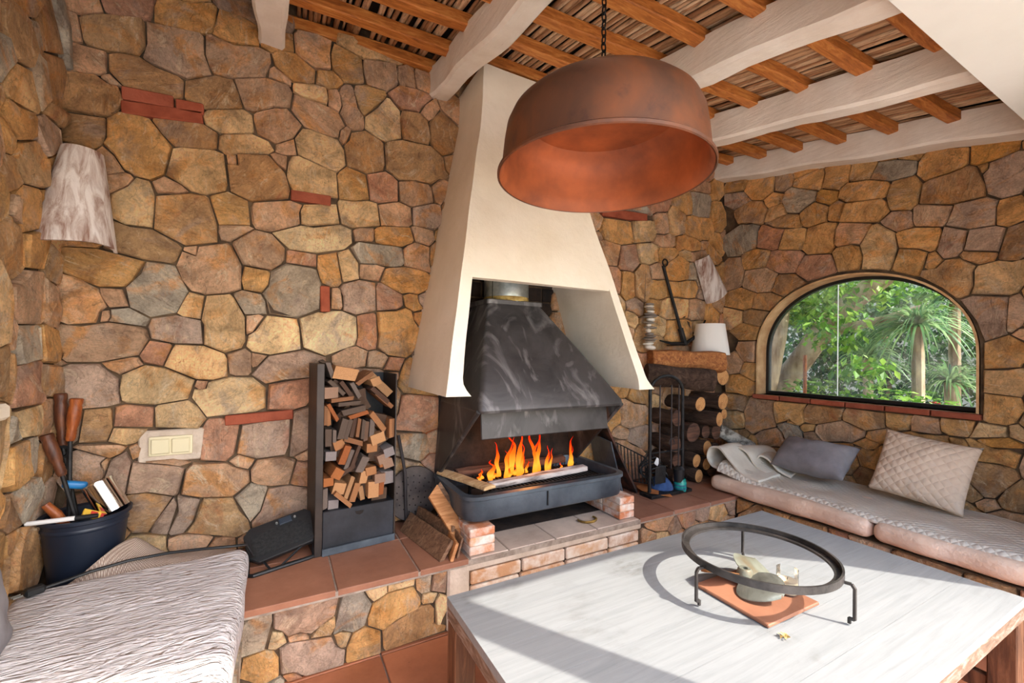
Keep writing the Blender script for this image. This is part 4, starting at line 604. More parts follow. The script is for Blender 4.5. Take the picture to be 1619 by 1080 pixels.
# ================================================================== black metal firebox
def black_steel():
    t = NT('sooty_steel'); v = t.coord(); n = t.noise(v, 3.2, 8, .6, 1.6); sw_ = t.noise(t.coord(scale=(1, 1, .35), rot=(.0, .5, .2)), 5, 5, .55, 2.5)
    c = t.ramp(n, [(.3, lin((46, 43, 42))), (.7, lin((78, 73, 71)))])
    c = t.mix(c, lin((136, 130, 127)), t.ramp(sw_, [(.52, (0, 0, 0)), (.72, (.7, .7, .7))]))
    return t.fin(c, t.math('ADD', t.math('MULTIPLY', n, .3), .30), .35, t.bump(t.noise(v, 30, 6), .12, .003), .5)
MT['steel'] = black_steel()
MT['blue_steel'] = noisy('blue_black_steel', (56, 64, 72), (96, 106, 114), 4, rough=.42, metal=.35, bs=40, bstr=.1)
MT['galv'] = noisy('galvanised_steel', (150, 160, 160), (205, 212, 210), 14, rough=.38, metal=.85, bs=30, bstr=.1)
MT['iron'] = noisy('black_iron', (20, 20, 21), (46, 44, 43), 18, rough=.55, metal=.5, bs=50, bstr=.3)
fb = thing('fireplace_insert', 'black steel open firebox with pyramid hood standing on brick piers', 'fireplace')
def rrect(x0, x1, y0, y1, r, z, n=5):
    P = []
    for cx, cy, a0 in ((x1-r, y0+r, -PI/2), (x1-r, y1-r, 0), (x0+r, y1-r, PI/2), (x0+r, y0+r, PI)):
        for i in range(n+1):
            a = a0+PI/2*i/n; P.append((cx+r*math.cos(a), cy+r*math.sin(a), z))
    return P
X0, X1, Y0, Y1 = .80, 1.825, 1.905, 2.45
tr = MB(); tr.rings([rrect(X0+.03, X1-.03, Y0+.03, Y1, .07, .462), rrect(X0+.008, X1-.008, Y0+.008, Y1, .08, .475), rrect(X0, X1, Y0, Y1, .085, .50), rrect(X0, X1, Y0, Y1, .085, .575),
                     rrect(X0-.010, X1+.010, Y0-.010, Y1, .09, .580), rrect(X0-.010, X1+.010, Y0-.010, Y1, .09, .598), rrect(X0+.022, X1-.022, Y0+.022, Y1-.02, .07, .600), rrect(X0+.03, X1-.03, Y0+.03, Y1-.03, .065, .50)])
tray = tr.obj('tray', MT['blue_steel'], fb, smooth=True, angle=.5)
MB().box((1.262, Y0-.003, .535), (.006, .010, .075)).obj('seam', MT['iron'], tray)
MB().box((1.31, 2.18, .478), (.92, .46, .02)).obj('ash_bed', MT['soot'], fb)
# hood pyramid (shell): lip rectangle -> collar rectangle
lipz = 1.03
lx0, lx1, ly0, ly1 = .845, 1.750, 1.862, 2.44
cx0, cx1, cy0_, cy1_ = 1.035, 1.385, 2.19, 2.44
def quad_ring(x0, x1, y0, y1, z, r): return rrect(x0, x1, y0, y1, r, z, 4)
hp = MB()
hp.rings([quad_ring(lx0, lx1, ly0, ly1, lipz-.022, .03), quad_ring(lx0-.004, lx1+.004, ly0-.004, ly1, lipz-.010, .03), quad_ring(lx0, lx1, ly0, ly1, lipz+.012, .03),
          quad_ring(.5*(lx0+cx0)-.004, .5*(lx1+cx1), .5*(ly0+cy0_), 2.44, .5*(lipz+1.585)+.012, .025), quad_ring(cx0, cx1, cy0_, cy1_, 1.585, .02)], cap=False)
inn = [quad_ring(lx0+.012, lx1-.012, ly0+.012, ly1-.01, lipz-.022, .025), quad_ring(cx0+.012, cx1-.012, cy0_+.012, cy1_-.01, 1.575, .02)]
hp.rings(inn, cap=False)
hp.obj('smoke_hood', MT['steel'], fb, smooth=True, angle=.5)
MB().rings([quad_ring(cx0-.012, cx1+.012, cy0_-.012, cy1_+.005, 1.578, .02), quad_ring(cx0-.012, cx1+.012, cy0_-.012, cy1_+.005, 1.608, .02)]).obj('collar', MT['steel'], fb, bevel=.004)
pipe = MB().lathe([(.132, 1.60), (.136, 1.60), (.136, 2.2), (.132, 2.2)], (1.215, 2.315, 0), 36, cap=False, close=True).obj('flue_pipe', MT['galv'], fb, smooth=True, angle=.5)
MT['ochre_seal'] = noisy('ochre_sealant', (120, 92, 40), (188, 160, 90), 25, rough=.8)
MB().lathe([(.137, 1.606), (.1385, 1.612), (.1385, 1.628), (.137, 1.634)], (1.215, 2.315, 0), 36, cap=False).obj('seal', MT['ochre_seal'], pipe, smooth=True)
MB().box((1.06, 2.19, 1.68), (.003, .003, .14)).obj('seam', MT['iron'], pipe)
# side cheeks: plates from the lip back down to the tray
for sx, xt, xb in ((-1, lx0, .815), (1, lx1, 1.80)):
    m = MB(); y_f = lambda z: 1.862+(2.36-1.862)*((lipz-z)/(lipz-.60))
    zs = [.598, .70, .80, .90, lipz-.015]
    for off in (0, -sx*.010):
        for z in zs:
            x = xb+(xt-xb)*(z-.6)/(lipz-.6)+off; m.v += [(x, y_f(z), z), (x, 2.44, z)]
    k = len(zs)*2
    for i in range(len(zs)-1):
        m.f += [(2*i, 2*i+1, 2*i+3, 2*i+2), (k+2*i, k+2*i+2, k+2*i+3, k+2*i+1), (2*i, 2*i+2, k+2*i+2, k+2*i), (2*i+1, k+2*i+1, k+2*i+3, 2*i+3)]
    ck = m.obj('side_plate', MT['steel'], fb, smooth=False)
    P = [(xb+(xt-xb)*(z-.6)/(lipz-.6), y_f(z), z) for z in zs]
    MB().tube(P, .012, 8).obj('edge_rail', MT['steel'], ck, smooth=True)
MB().box((1.31, 2.435, .95), (.95, .012, .80)).obj('back_plate', MT['soot'], fb)
MB().box((1.32, 1.985, .925), (.83, .010, .135), euler(x=-.12)).obj('flap', MT['steel'], fb, bevel=.004)
# grate
gr = MB(); 
for i in range(30): gr.box((.95+i*.0255, 2.12, .585), (.008, .27, .008))
gr.box((1.32, 1.985, .582), (.80, .012, .012)); gr.box((1.32, 2.25, .582), (.80, .012, .012)); gr.box((1.32, 2.12, .576), (.80, .012, .010))
for xx in (.96, 1.68):
    for yy in (1.99, 2.245): gr.box((xx, yy, .535), (.014, .014, .10))
gr.obj('grate', MT['iron'], fb)
gd = MB()
for i in range(34): gd.tube([(.93+i*.0225, 2.20+.004*(i % 2), .588), (.93+i*.0225+.004, 2.20, .612+.006*((i*7) % 3))], .0035, 5)
gd.obj('grate_teeth', MT['iron'], fb)
# brick piers under the tray
def pier_(x0, x1, y0, label):
    t_ = thing('brick_pier', label, 'brick pier', group='brick piers under the firebox'); 
    for r in range(3):
        z = HB+.022+r*.043; n = 3
        for k in range(n):
            ya = y0+k*.165; MB().box(((x0+x1)/2, ya+.080, z), (x1-x0, .157, .039)).obj('brick', MT['limed'], t_, bevel=.004, color=lin(random.choice(((206, 140, 96), (216, 156, 112), (196, 124, 84)))))
    MB().box(((x0+x1)/2, y0+.25, HB+.064), (x1-x0-.012, .48, .124)).obj('mortar_core', MT['mortar_light'], t_)
pier_(.812, .945, 1.885, 'limewashed brick pier under the left front of the firebox beside leaning boards')
pier_(1.775, 1.888, 1.905, 'limewashed brick pier under the right front of the firebox near horseshoe')
# fire
FM = NT('flame'); g_ = FM.coord('Generated'); sx_ = FM.n('ShaderNodeSeparateXYZ'); FM.l(g_, sx_.inputs[0])
fcol = FM.ramp(sx_.outputs[2], [(0, (1, .22, .012)), (.22, (1, .34, .03)), (.5, (1, .12, .006)), (.8, (.85, .02, .002)), (1, (.6, .01, .001))])
em = FM.n('ShaderNodeEmission'); FM.l(fcol, em.inputs[0]); em.inputs[1].default_value = 1.25
tr_ = FM.n('ShaderNodeBsdfTransparent'); ms = FM.n('ShaderNodeMixShader'); lw = FM.n('ShaderNodeLayerWeight'); lw.inputs[0].default_value = .35
fa = FM.ramp(lw.outputs['Facing'], [(.25, (.95, .95, .95)), (.95, (.15, .15, .15))])
FM.l(fa, ms.inputs[0]); FM.l(tr_.outputs[0], ms.inputs[1]); FM.l(em.outputs[0], ms.inputs[2]); FM.l(ms.outputs[0], FM.out.inputs[0])
MT['flame'] = FM.m
fire = thing('fire', 'orange and yellow flames burning on the grate of the black firebox', 'fire')
def flame(x, y, z, h, wd, seed):
    rnd = random.Random(seed); ph = rnd.uniform(0, 6); ln = rnd.uniform(-.22, .22); R = []; n = 22
    for i in range(n):
        t = i/(n-1); rr = wd*(.35+.65*math.sin(PI*min(1, t*.8+.18)))*(1-t)**.7*(1+.25*math.sin(ph+t*11))+.0006
        ox = wd*.9*math.sin(ph+t*7.5)*t**.7+ln*h*t*t+.35*wd*math.sin(ph*3+t*15)*t; oy = .4*wd*math.cos(ph+t*5)*t
        R.append([(x+ox+rr*math.cos(a), y+oy+.35*rr*math.sin(a), z+h*t) for a in [2*PI*k/10 for k in range(10)]])
    MB().rings(R).obj('flame', MT['flame'], fire, smooth=True, angle=None)
for i, (x, h, wd) in enumerate(((.985, .035, .012), (1.01, .055, .014), (1.045, .115, .024), (1.075, .05, .014), (1.115, .20, .018), (1.14, .23, .016), (1.165, .15, .012), (1.205, .25, .026), (1.225, .28, .022), (1.255, .19, .014), (1.275, .10, .010),
                                (1.33, .23, .018), (1.355, .26, .022), (1.385, .24, .018), (1.41, .16, .012), (1.44, .11, .012), (1.47, .13, .009), (1.585, .20, .018), (1.61, .13, .012), (1.635, .10, .009), (1.16, .06, .014), (1.215, .07, .016), (1.30, .07, .012), (1.52, .05, .010))):
    flame(x, 2.17+.025*math.sin(i*2.1), .592, h, wd, i+3)
fl = bpy.data.lights.new('fire_glow', 'POINT'); fl.energy = 2.2; fl.color = (1, .38, .10); fl.shadow_soft_size = .09
flo = bpy.data.objects.new('fire_glow', fl); COL.objects.link(flo); flo.location = (1.28, 2.17, .72); flo.parent = fire
MT['ash_log'] = noisy('ash_white_log', (96, 84, 78), (206, 192, 184), 6, lo=.38, hi=.58, stretch=(.8, 5, 5), bs=20, bstr=.6, rough=.95)
MT['char_shade_log'] = noisy('charred_shaded_log', (40, 24, 18), (124, 84, 62), 6, stretch=(.8, 5, 5), bs=20, bstr=.7, rough=.9)
def slab_log(name, label, a, b, w_, h_, mat, grp='logs burning on the grate'):
    a, b = Vector(a), Vector(b); d = (b-a); L = d.length; R = []; rnd = random.Random(str(a))
    yaw = math.atan2(d.y, d.x)
    for i in range(9):
        x = -L/2+L*i/8; f = .85+.2*rnd.random()
        R.append([(x, -w_/2*f, 0), (x, w_/2*f, 0), (x, w_/2*f*.9, h_*.7), (x, w_*.1, h_*f), (x, -w_/2*f, h_*.75)])
    o = MB().rings(R).obj(name, mat, None, bevel=.004); o.location = (a+b)/2; o.rotation_euler = (0, 0, yaw)
    return tag(o, label, 'log', grp)
slab_log('burning_log', 'ash-white split log burning at the front of the grate', (.98, 2.04, .590), (1.66, 2.10, .590), .075, .035, MT['ash_log'])
slab_log('burning_log', 'reddish charred split log at the back of the fire', (.90, 2.31, .590), (1.66, 2.33, .590), .07, .045, MT['char_shade_log'])
MT['pale_wood'] = wood_grain('pale_split_wood', (150, 104, 70), (206, 168, 120), (232, 206, 164), along=(9, 1, 9))
o = slab_log('plank', 'short split plank with pale cut end resting across the left tray rim', (.835, 2.36, .604), (.955, 1.965, .604), .085, .022, MT['pale_wood'], None); tag(o, cat='plank')
KIND = """0.031 0.774 0.059 0.056 0 b;0.030 0.881 0.021 0.084 -20 s;0.100 0.863 0.107 0.063 12 b;0.058 0.796 0.019 0.107 -45 s;0.101 0.789 0.019 0.097 -35 s;0.146 0.781 0.020 0.087 -28 s;0.190 0.838 0.020 0.100 55 s;0.246 0.822 0.048 0.042 -20 b;0.291 0.806 0.043 0.174 -45 s;0.262 0.753 0.021 0.119 -48 s;0.286 0.725 0.021 0.114 -48 s;0.080 0.741 0.019 0.108 85 s;0.113 0.719 0.019 0.109 87 s;0.136 0.683 0.028 0.115 80 s;0.159 0.660 0.020 0.099 75 s;0.007 0.664 0.016 0.095 0 s;0.024 0.657 0.017 0.090 -5 s;0.041 0.678 0.016 0.096 -28 s;0.085 0.596 0.030 0.102 15 s;0.112 0.593 0.020 0.103 15 s;0.140 0.597 0.020 0.104 12 s;0.161 0.592 0.016 0.099 8 s;0.180 0.587 0.016 0.099 5 s;0.199 0.574 0.020 0.100 5 s;0.229 0.583 0.024 0.095 5 s;0.258 0.616 0.027 0.125 -38 s;0.319 0.581 0.015 0.103 0 s;0.339 0.579 0.016 0.103 0 s;0.021 0.557 0.029 0.089 0 s;0.046 0.566 0.016 0.062 0 s;0.075 0.517 0.049 0.045 -20 b;0.036 0.466 0.051 0.045 0 b;0.095 0.470 0.030 0.097 20 s;0.122 0.440 0.019 0.103 20 s;0.150 0.457 0.016 0.104 22 s;0.138 0.530 0.023 0.098 -70 s;0.233 0.485 0.051 0.047 0 b;0.259 0.533 0.070 0.054 -15 b;0.324 0.459 0.050 0.048 -15 b;0.282 0.428 0.055 0.048 -20 b;0.332 0.398 0.053 0.049 -15 b;0.226 0.371 0.053 0.044 -5 b;0.179 0.412 0.035 0.082 25 s;0.063 0.383 0.049 0.051 30 b;0.113 0.387 0.022 0.092 60 s;0.025 0.347 0.043 0.042 0 b;0.077 0.304 0.055 0.057 15 b;0.013 0.266 0.020 0.100 0 s;0.050 0.224 0.049 0.045 0 b;0.090 0.249 0.019 0.114 -45 s;0.122 0.300 0.020 0.115 20 s;0.149 0.276 0.027 0.098 18 s;0.185 0.261 0.023 0.076 -10 s;0.234 0.279 0.054 0.083 0 b;0.281 0.274 0.024 0.072 5 s;0.268 0.332 0.052 0.048 0 b;0.333 0.322 0.063 0.067 0 b;0.192 0.344 0.035 0.064 10 b;0.297 0.406 0.049 0.048 0 b"""
# ================================================================== pendant lamp
def rust():
    t = NT('rusted_steel'); v = t.coord(); n = t.noise(v, 3.0, 8, .6, .6); n2 = t.noise(v, 14, 6, .65)
    c = t.ramp(n, [(.28, lin((74, 55, 46))), (.48, lin((104, 68, 50))), (.62, lin((128, 76, 48))), (.8, lin((92, 64, 53)))])
    c = t.mix(c, lin((74, 50, 44)), t.ramp(n2, [(.30, (.6, .6, .6)), (.46, (0, 0, 0))]))
    return t.fin(c, .44, .45, t.bump(t.noise(v, 60, 6), .15, .002), .5)
MT['rust'] = rust()
PX, PY, PZ = .98, 1.16, 1.912
lamp = thing('pendant_lamp', 'large rusty steel drum pendant lamp hanging on a black chain over the table', 'pendant lamp', (PX, PY, PZ))
prof = [(.362, .0), (.366, .003), (.366, .012), (.352, .022), (.348, .06), (.342, .12), (.334, .17), (.318, .205), (.292, .230), (.26, .243), (.2, .250), (.03, .254)]
inner = [(.03, .224), (.2, .222), (.268, .220), (.274, .214), (.300, .198), (.324, .168), (.335, .12), (.341, .06), (.345, .022), (.358, .004)]
MT['rust_inner'] = noisy('orange_rust_bounce_lit', (112, 60, 36), (182, 98, 52), 3.5, rough=.6, metal=.15, bs=50, bstr=.15, bd=.002)  # orange rust inside, brightened in the colour for light bounced off the table
MB().lathe(prof+[(.03, .250), (.2, .246), (.256, .239), (.288, .226), (.314, .203), (.330, .169), (.338, .12), (.344, .06), (.348, .022), (.360, .004)], seg=96, cap=False, close=True).obj('lamp_shade', MT['rust'], lamp, smooth=True, angle=.6)
MB().lathe([(.0, .224)]+inner[:-1]+[(.3585, .003)], seg=96, cap=False).obj('lining', MT['rust_inner'], lamp, smooth=True, angle=.6)
MT['black_chain'] = plain('black_chain_iron', (24, 22, 22), .5, .6)
ch = MB(); z = .258; k = 0; ztop = zbeam(PY)+.14-PZ
while z < ztop:
    a = 0 if k % 2 else PI/2; P = []
    for q in range(12):
        t = 2*PI*q/12; u = .0085*math.cos(t); vv = .017*math.sin(t); P.append((u*math.cos(a), u*math.sin(a), z+.017+vv))
    ch.tube(P, .0028, 6, close=True); z += .0265; k += 1
ch.obj('chain', MT['black_chain'], lamp, smooth=True)
MB().tube([(-.012+.028*math.cos(t), .02+.010*math.sin(t), .262+.012*math.sin(t*2)) for t in [2*PI*q/18 for q in range(18)]], .0035, 6, close=True).obj('cable_loop', MT['black_chain'], lamp, smooth=True)
MB().lathe([(0, ztop+.01), (.022, ztop+.01), (.022, ztop-.006), (0, ztop-.006)], seg=20).obj('ceiling_hook', MT['black_chain'], lamp, smooth=True)
# ================================================================== table
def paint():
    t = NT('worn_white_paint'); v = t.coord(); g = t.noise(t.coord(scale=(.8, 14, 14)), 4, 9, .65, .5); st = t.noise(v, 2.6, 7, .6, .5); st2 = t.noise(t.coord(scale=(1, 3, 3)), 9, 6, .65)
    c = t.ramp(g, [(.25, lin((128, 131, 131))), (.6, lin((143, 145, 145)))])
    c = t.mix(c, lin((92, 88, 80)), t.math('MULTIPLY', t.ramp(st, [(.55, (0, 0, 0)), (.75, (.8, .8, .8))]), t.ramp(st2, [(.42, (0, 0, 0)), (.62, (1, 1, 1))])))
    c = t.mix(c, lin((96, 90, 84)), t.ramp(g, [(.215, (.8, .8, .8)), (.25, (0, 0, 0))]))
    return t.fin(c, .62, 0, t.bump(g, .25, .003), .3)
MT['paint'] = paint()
MT['table_edge'] = wood_grain('weathered_table_wood', (74, 58, 46), (122, 98, 80), (168, 154, 142), along=(2, 2, 9), rand=False, sc=5, rough=.75)
TX0, TX1, TY0, TY1, TZ = .526, 2.352, .465, 1.416, .45
table = thing('low_table', 'large low wooden table with worn white painted plank top', 'table')
nP = 6; wP = (TY1-TY0)/nP
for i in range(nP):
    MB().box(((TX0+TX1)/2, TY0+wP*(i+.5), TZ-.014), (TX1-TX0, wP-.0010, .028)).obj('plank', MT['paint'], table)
ew = .030
for c, d in ((((TX0+TX1)/2, TY0+ew/2+.001, TZ-.052), (TX1-TX0-.002, ew, .048)), (((TX0+TX1)/2, TY1-ew/2-.001, TZ-.052), (TX1-TX0-.002, ew, .048)),
             ((TX0+ew/2+.001, (TY0+TY1)/2, TZ-.052), (ew, TY1-TY0-2*ew-.004, .048)), ((TX1-ew/2-.001, (TY0+TY1)/2, TZ-.052), (ew, TY1-TY0-2*ew-.004, .048))):
    MB().box(c, d).obj('edge_board', MT['table_edge'], table, bevel=.002)
MT['table_leg'] = wood_grain('dark_table_leg_wood', (58, 36, 24), (96, 62, 40), (138, 96, 66), along=(8, 8, 1), rand=True, sc=4, rough=.7)
for x in (TX0+.040, TX1-.040):
    for y in (TY0+.040, TY1-.040): MB().box((x, y, (TZ-.076)/2+.001), (.075, .075, TZ-.078)).obj('leg', MT['table_leg'], table, bevel=.004)
for x in (TX0+.05, TX1-.05): MB().box((x, (TY0+TY1)/2, .115), (.032, TY1-TY0-.158, .06)).obj('stretcher', MT['table_leg'], table, bevel=.003)
# ---- on the table: trivet ring, tile, propeller, candle glass, dry leaf
trv = thing('trivet_stand', 'round black iron ring stand on three legs standing on the white table', 'stand', (1.525, .935, TZ))
RC = .252; RZ = .142
MT['ring_iron'] = noisy('worn_black_iron', (34, 32, 31), (84, 78, 74), 9, rough=.5, metal=.5, bs=40, bstr=.25)
MB().lathe([(RC-.028, RZ-.012), (RC, RZ-.012), (RC, RZ+.012), (RC-.007, RZ+.012), (RC-.007, RZ-.004), (RC-.028, RZ-.004)], seg=80, cap=False, close=True).obj('ring', MT['ring_iron'], trv, smooth=True, angle=.5)
for fx, fy in ((1.250, .972), (1.604, .690), (1.727, 1.118)):
    d = Vector((fx-1.525, fy-.935, 0)); d.normalize(); R_ = RC
    def at(r, z): return (d.x*r, d.y*r, z)
    lg = MB(); s_ = d.cross(Vector((0, 0, 1)))
    def bar(a, b, wd=.008):
        lg.tube([a, b], wd*.72, 4)
    bar(at(R_-.012, RZ-.012), at(R_+.018, RZ-.012)); bar(at(R_+.018, RZ-.012), at(R_+.026, RZ-.024)); bar(at(R_+.026, RZ-.022), at(R_+.026, .020)); bar(at(R_+.026, .021), at(R_+.012, .021)); bar(at(R_+.013, .023), at(R_+.013, .005))
    lg.obj('leg', MT['ring_iron'], trv)
t_ = MB().box((0, 0, .007), (.285, .272, .012), None).obj('terracotta_plate', MT['terracotta'], None, bevel=.003, loc=(1.497, .922, TZ), rot=(0, 0, -.02), color=lin((156, 106, 80)))
tag(t_, 'square terracotta tile lying on the white table under the propeller', 'tile')
def bronze():
    t = NT('verdigris_bronze'); v = t.coord(); n = t.noise(v, 9, 7, .6, .4)
    c = t.ramp(n, [(.3, lin((112, 92, 62))), (.48, lin((122, 122, 106))), (.7, lin((142, 146, 132)))]); return t.fin(c, .5, .35, t.bump(t.noise(v, 50, 6), .25, .003), .4)
MT['bronze'] = bronze(); MT['copper'] = noisy('brown_bronze', (120, 78, 48), (176, 122, 76), 10, rough=.45, metal=.5, bs=50, bstr=.2)
MT['grey_bronze'] = noisy('dull_grey_bronze', (92, 92, 84), (128, 130, 120), 12, rough=.5, metal=.4, bs=50, bstr=.25)
HX, HY = 1.508, .968
prop = thing('boat_propeller', 'old three-bladed bronze boat propeller lying on the terracotta tile', 'propeller', (HX, HY, TZ+.014))
MB().lathe([(.010, .0), (.026, .0), (.030, .012), (.028, .036), (.024, .056), (.019, .062), (.010, .062)], seg=28, cap=False, close=True).obj('hub', MT['bronze'], prop, smooth=True, angle=.6)
def blade(ang, mat, tilt):
    R = []; n = 15
    for i in range(n):
        t = i/(n-1); r = .020+.130*t; wd = .003+.009*(1-t)+.072*math.sin(PI*min(1, .08+t*.92))**.62; tw = tilt*(1-.35*t); sweep = .22*t*t
        row = []
        for k in range(7):
            s_ = (k/6-.5)*2*wd; zc = .024+s_*math.sin(tw)+.012*(1-(k/3-1)**2)*t; xx = r*math.cos(sweep)-s_*math.cos(tw)*math.sin(sweep); yy = r*math.sin(sweep)+s_*math.cos(tw)
            row.append((xx, yy, zc))
        R.append(row)
    m = MB(); th = .0035
    for sgn in (0, 1):
        b = len(m.v)
        for row in R: m.v += [(x, y, z+sgn*th) for x, y, z in row]
        for i in range(n-1):
            for k in range(6): m.f.append((b+i*7+k, b+i*7+k+1, b+(i+1)*7+k+1, b+(i+1)*7+k))
    N = n*7
    edge = [k for k in range(7)]+[i*7+6 for i in range(1, n)]+[(n-1)*7+k for k in range(5, -1, -1)]+[i*7 for i in range(n-2, 0, -1)]
    for a_, b_ in zip(edge, edge[1:]+edge[:1]): m.f.append((a_, b_, b_+N, a_+N))
    zmin = min(v[2] for v in m.v)
    o = m.obj('blade', mat, prop, smooth=True, angle=.7); o.rotation_euler = (0, 0, ang)
    if zmin < 0.001: o.location.z = .001-zmin
    return o
for a, mm, ti in ((math.radians(-113), MT['grey_bronze'], .46), (math.radians(7), MT['bronze'], .46), (math.radians(127), MT['copper'], .46)): blade(a, mm, ti)
def clear_glass():
    t = NT('clear_glass'); t.b.inputs['Transmission Weight'].default_value = 1; t.b.inputs['IOR'].default_value = 1.1; return t.fin((.97, .97, .95), .03)
MT['clear_glass'] = glass_pane(); MT['clear_glass'].name = 'candle_glass'
cg = thing('candle_glass', 'small clear glass holding a cream candle beside the propeller', 'candle', (1.598, .868, TZ+.013))
MB().lathe([(.0335, .001), (.034, .004), (.034, .085)], seg=32, cap=False).obj('glass', MT['clear_glass'], cg, smooth=True, angle=.6)
MT['wax'] = plain('cream_wax', (232, 206, 168), .5)
MB().lathe([(0, .006), (.0315, .006), (.0315, .045), (.0, .046)], seg=28).obj('wax', MT['wax'], cg, smooth=True, angle=.6)
MB().tube([(0, 0, .045), (.002, 0, .055)], .0012, 5).obj('wick', MT['black_chain'], cg)
MT['dry_leaf'] = noisy('dry_leaf', (150, 116, 60), (214, 190, 120), 40, rough=.8)
lf = MB()
for k in range(7):
    a = k*.9; lf.add([(0, 0, .002), (.014*math.cos(a), .014*math.sin(a), .010), (.018*math.cos(a+.4), .018*math.sin(a+.4), .004+.004*(k % 3)), (.010*math.cos(a+.8), .010*math.sin(a+.8), .012)], [(0, 1, 2, 3)])
o = lf.obj('dry_flower', MT['dry_leaf'], None, loc=(1.352, .742, TZ), fix=False); tag(o, 'small crumpled dry flower on the white table before the terracotta tile', 'dry flower')
# ================================================================== textiles
def quilt_mat(name, c1, c2, kind, scale):
    t = NT(name); v = t.coord()
    c = t.ramp(t.noise(v, 5, 6), [(.3, lin(c1)), (.7, lin(c2))])
    if kind == 'ripple':
        n = t.noise(t.coord(scale=(.36, 1.35, 1)), 34, 3, .5, 1.3); b = t.bump(n, 1.0, .032); b = t.bump(t.noise(v, 160, 3), .2, .002, b)
    else:
        hs = []
        for ang in (PI/4, -PI/4):
            wv = t.n('ShaderNodeTexWave', wave_type='BANDS', bands_direction='Y' if kind == 'diamond_xy' else 'X', wave_profile='SIN'); wv.inputs['Scale'].default_value = scale; wv.inputs['Distortion'].default_value = .6; wv.inputs['Detail Scale'].default_value = 1.5
            t.l(t.coord(rot=(0, 0, ang) if kind == 'diamond_xy' else (0, ang, 0)), wv.inputs['Vector']); hs.append(wv.outputs['Fac'])
        h = t.math('POWER', t.math('MULTIPLY', hs[0], hs[1]), .35); b = t.bump(h, .45, .010); b = t.bump(t.noise(v, 8, 4), .4, .02, b)
    return t.fin(c, .85, 0, b, .2)
MT['white_quilt'] = quilt_mat('white_crinkle_quilt', (196, 190, 190), (212, 207, 206), 'ripple', 1)
MT['beige_quilt'] = quilt_mat('beige_diamond_quilt', (206, 196, 180), (226, 216, 200), 'diamond_xy', 11)
MT['beige_cushion'] = quilt_mat('beige_quilted_cushion', (206, 184, 162), (222, 200, 178), 'diamond_xz', 8.5)
MT['satin'] = noisy('peach_satin', (218, 186, 160), (234, 208, 186), 4, rough=.45, bs=9, bstr=.5, bd=.03)
MT['grey_cloth'] = noisy('grey_cloth', (118, 114, 118), (142, 138, 140), 8, rough=.9, bs=120, bstr=.25, bd=.003)
def soft(k, sc=3.0, up=1.0):
    def f(q):
        n = noise.noise_vector(q*sc); return Vector((q.x+n.x*k, q.y+n.y*k, q.z+n.z*k*up))
    return f
# left: white quilted mattress
def leftdisp(q):
    n = noise.noise(q*2.2); n2 = noise.noise(q*6+Vector((3, 1, 0)))
    z = q.z
    if z > 0: z += .014*n+.005*n2+.012*max(0, 1-abs((q.y+.1*q.x-.45)/.16))
    return Vector((q.x+.010*noise.noise(q*4), q.y+.012*noise.noise(q*3.1+Vector((5, 0, 0)))+.09*(q.x+.0)*(1 if q.y > .6 else 0)*max(0, (q.y-.6)/.4), z))
o = rbox(.685, 2.02, .135, .05, 60, leftdisp, 5).obj('mattress', MT['white_quilt'], None, smooth=True, angle=None, loc=(-.438, 1.125, HB+.004)); tag(o, 'mattress under a white crinkled quilt along the left wall', 'mattress')
MB_p = None
# right: two mattresses and the quilt on them
def satin_disp(s):
    def f(q):
        n = noise.noise(q*5+Vector((s, 0, 0))); return Vector((q.x+.012*n*(1 if q.x < -.25 else .2)+(.012*math.sin(q.y*24+s) if q.x < -.3 else 0)*.4, q.y+.008*noise.noise(q*4), q.z+.010*noise.noise(q*3+Vector((0, s, 0)))))
    return f
for y0, y1, lab, s in ((1.095, 2.06, 'peach satin mattress at the firewood end of the window seat', 1), (.11, 1.085, 'peach satin mattress at the near end of the window seat', 4)):
    mt_ = rbox(.675, y1-y0, .105, .042, 40, satin_disp(s), 4).obj('mattress', MT['satin'], None, smooth=True, angle=None, loc=(3.11, (y0+y1)/2, HB+.004))
    tag(mt_, lab, 'mattress', 'mattresses on the window seat')
def sheet(name, mat, label, cat, fn, nu, nv, th=.010):
    m = MB(); 
    for sgn in (0, 1):
        b = len(m.v)
        for j in range(nv+1):
            for i in range(nu+1):
                p = fn(i/nu, j/nv); m.v.append((p[0], p[1], p[2]+sgn*th))
        for j in range(nv):
            for i in range(nu):
                q = (b+j*(nu+1)+i, b+j*(nu+1)+i+1, b+(j+1)*(nu+1)+i+1, b+(j+1)*(nu+1)+i); m.f.append(q if sgn else q[::-1])
    N = (nu+1)*(nv+1); E = [i for i in range(nu+1)]+[j*(nu+1)+nu for j in range(1, nv+1)]+[nv*(nu+1)+i for i in range(nu-1, -1, -1)]+[j*(nu+1) for j in range(nv-1, 0, -1)]
    for a, b in zip(E, E[1:]+E[:1]): m.f.append((a, b, b+N, a+N))
    o = m.obj(name, mat, None, smooth=True, angle=1.0)
    if label: tag(o, label, cat)
    return o
def qf(u, v):
    y = .11+(2.02-.11)*v; x = 2.815+.63*u+.012*math.sin(y*5)
    z = HB+.112+.012*noise.noise(Vector((x*3, y*3, 1)))+.012*noise.noise(Vector((x*6, y*6, 4)))
    z -= .020*max(0, 1-u/.05)
    if y > 1.72: 
        k = (y-1.72)/.30; k = k*k*(3-2*k); z += .085*k*(.6+.4*math.sin(u*3.2)) + .02*k*math.sin(u*14)
    return (x, y, z)
quilt = sheet('quilt', MT['beige_quilt'], 'beige diamond-stitched quilt spread over the window seat mattresses', 'quilt', qf, 40, 90)
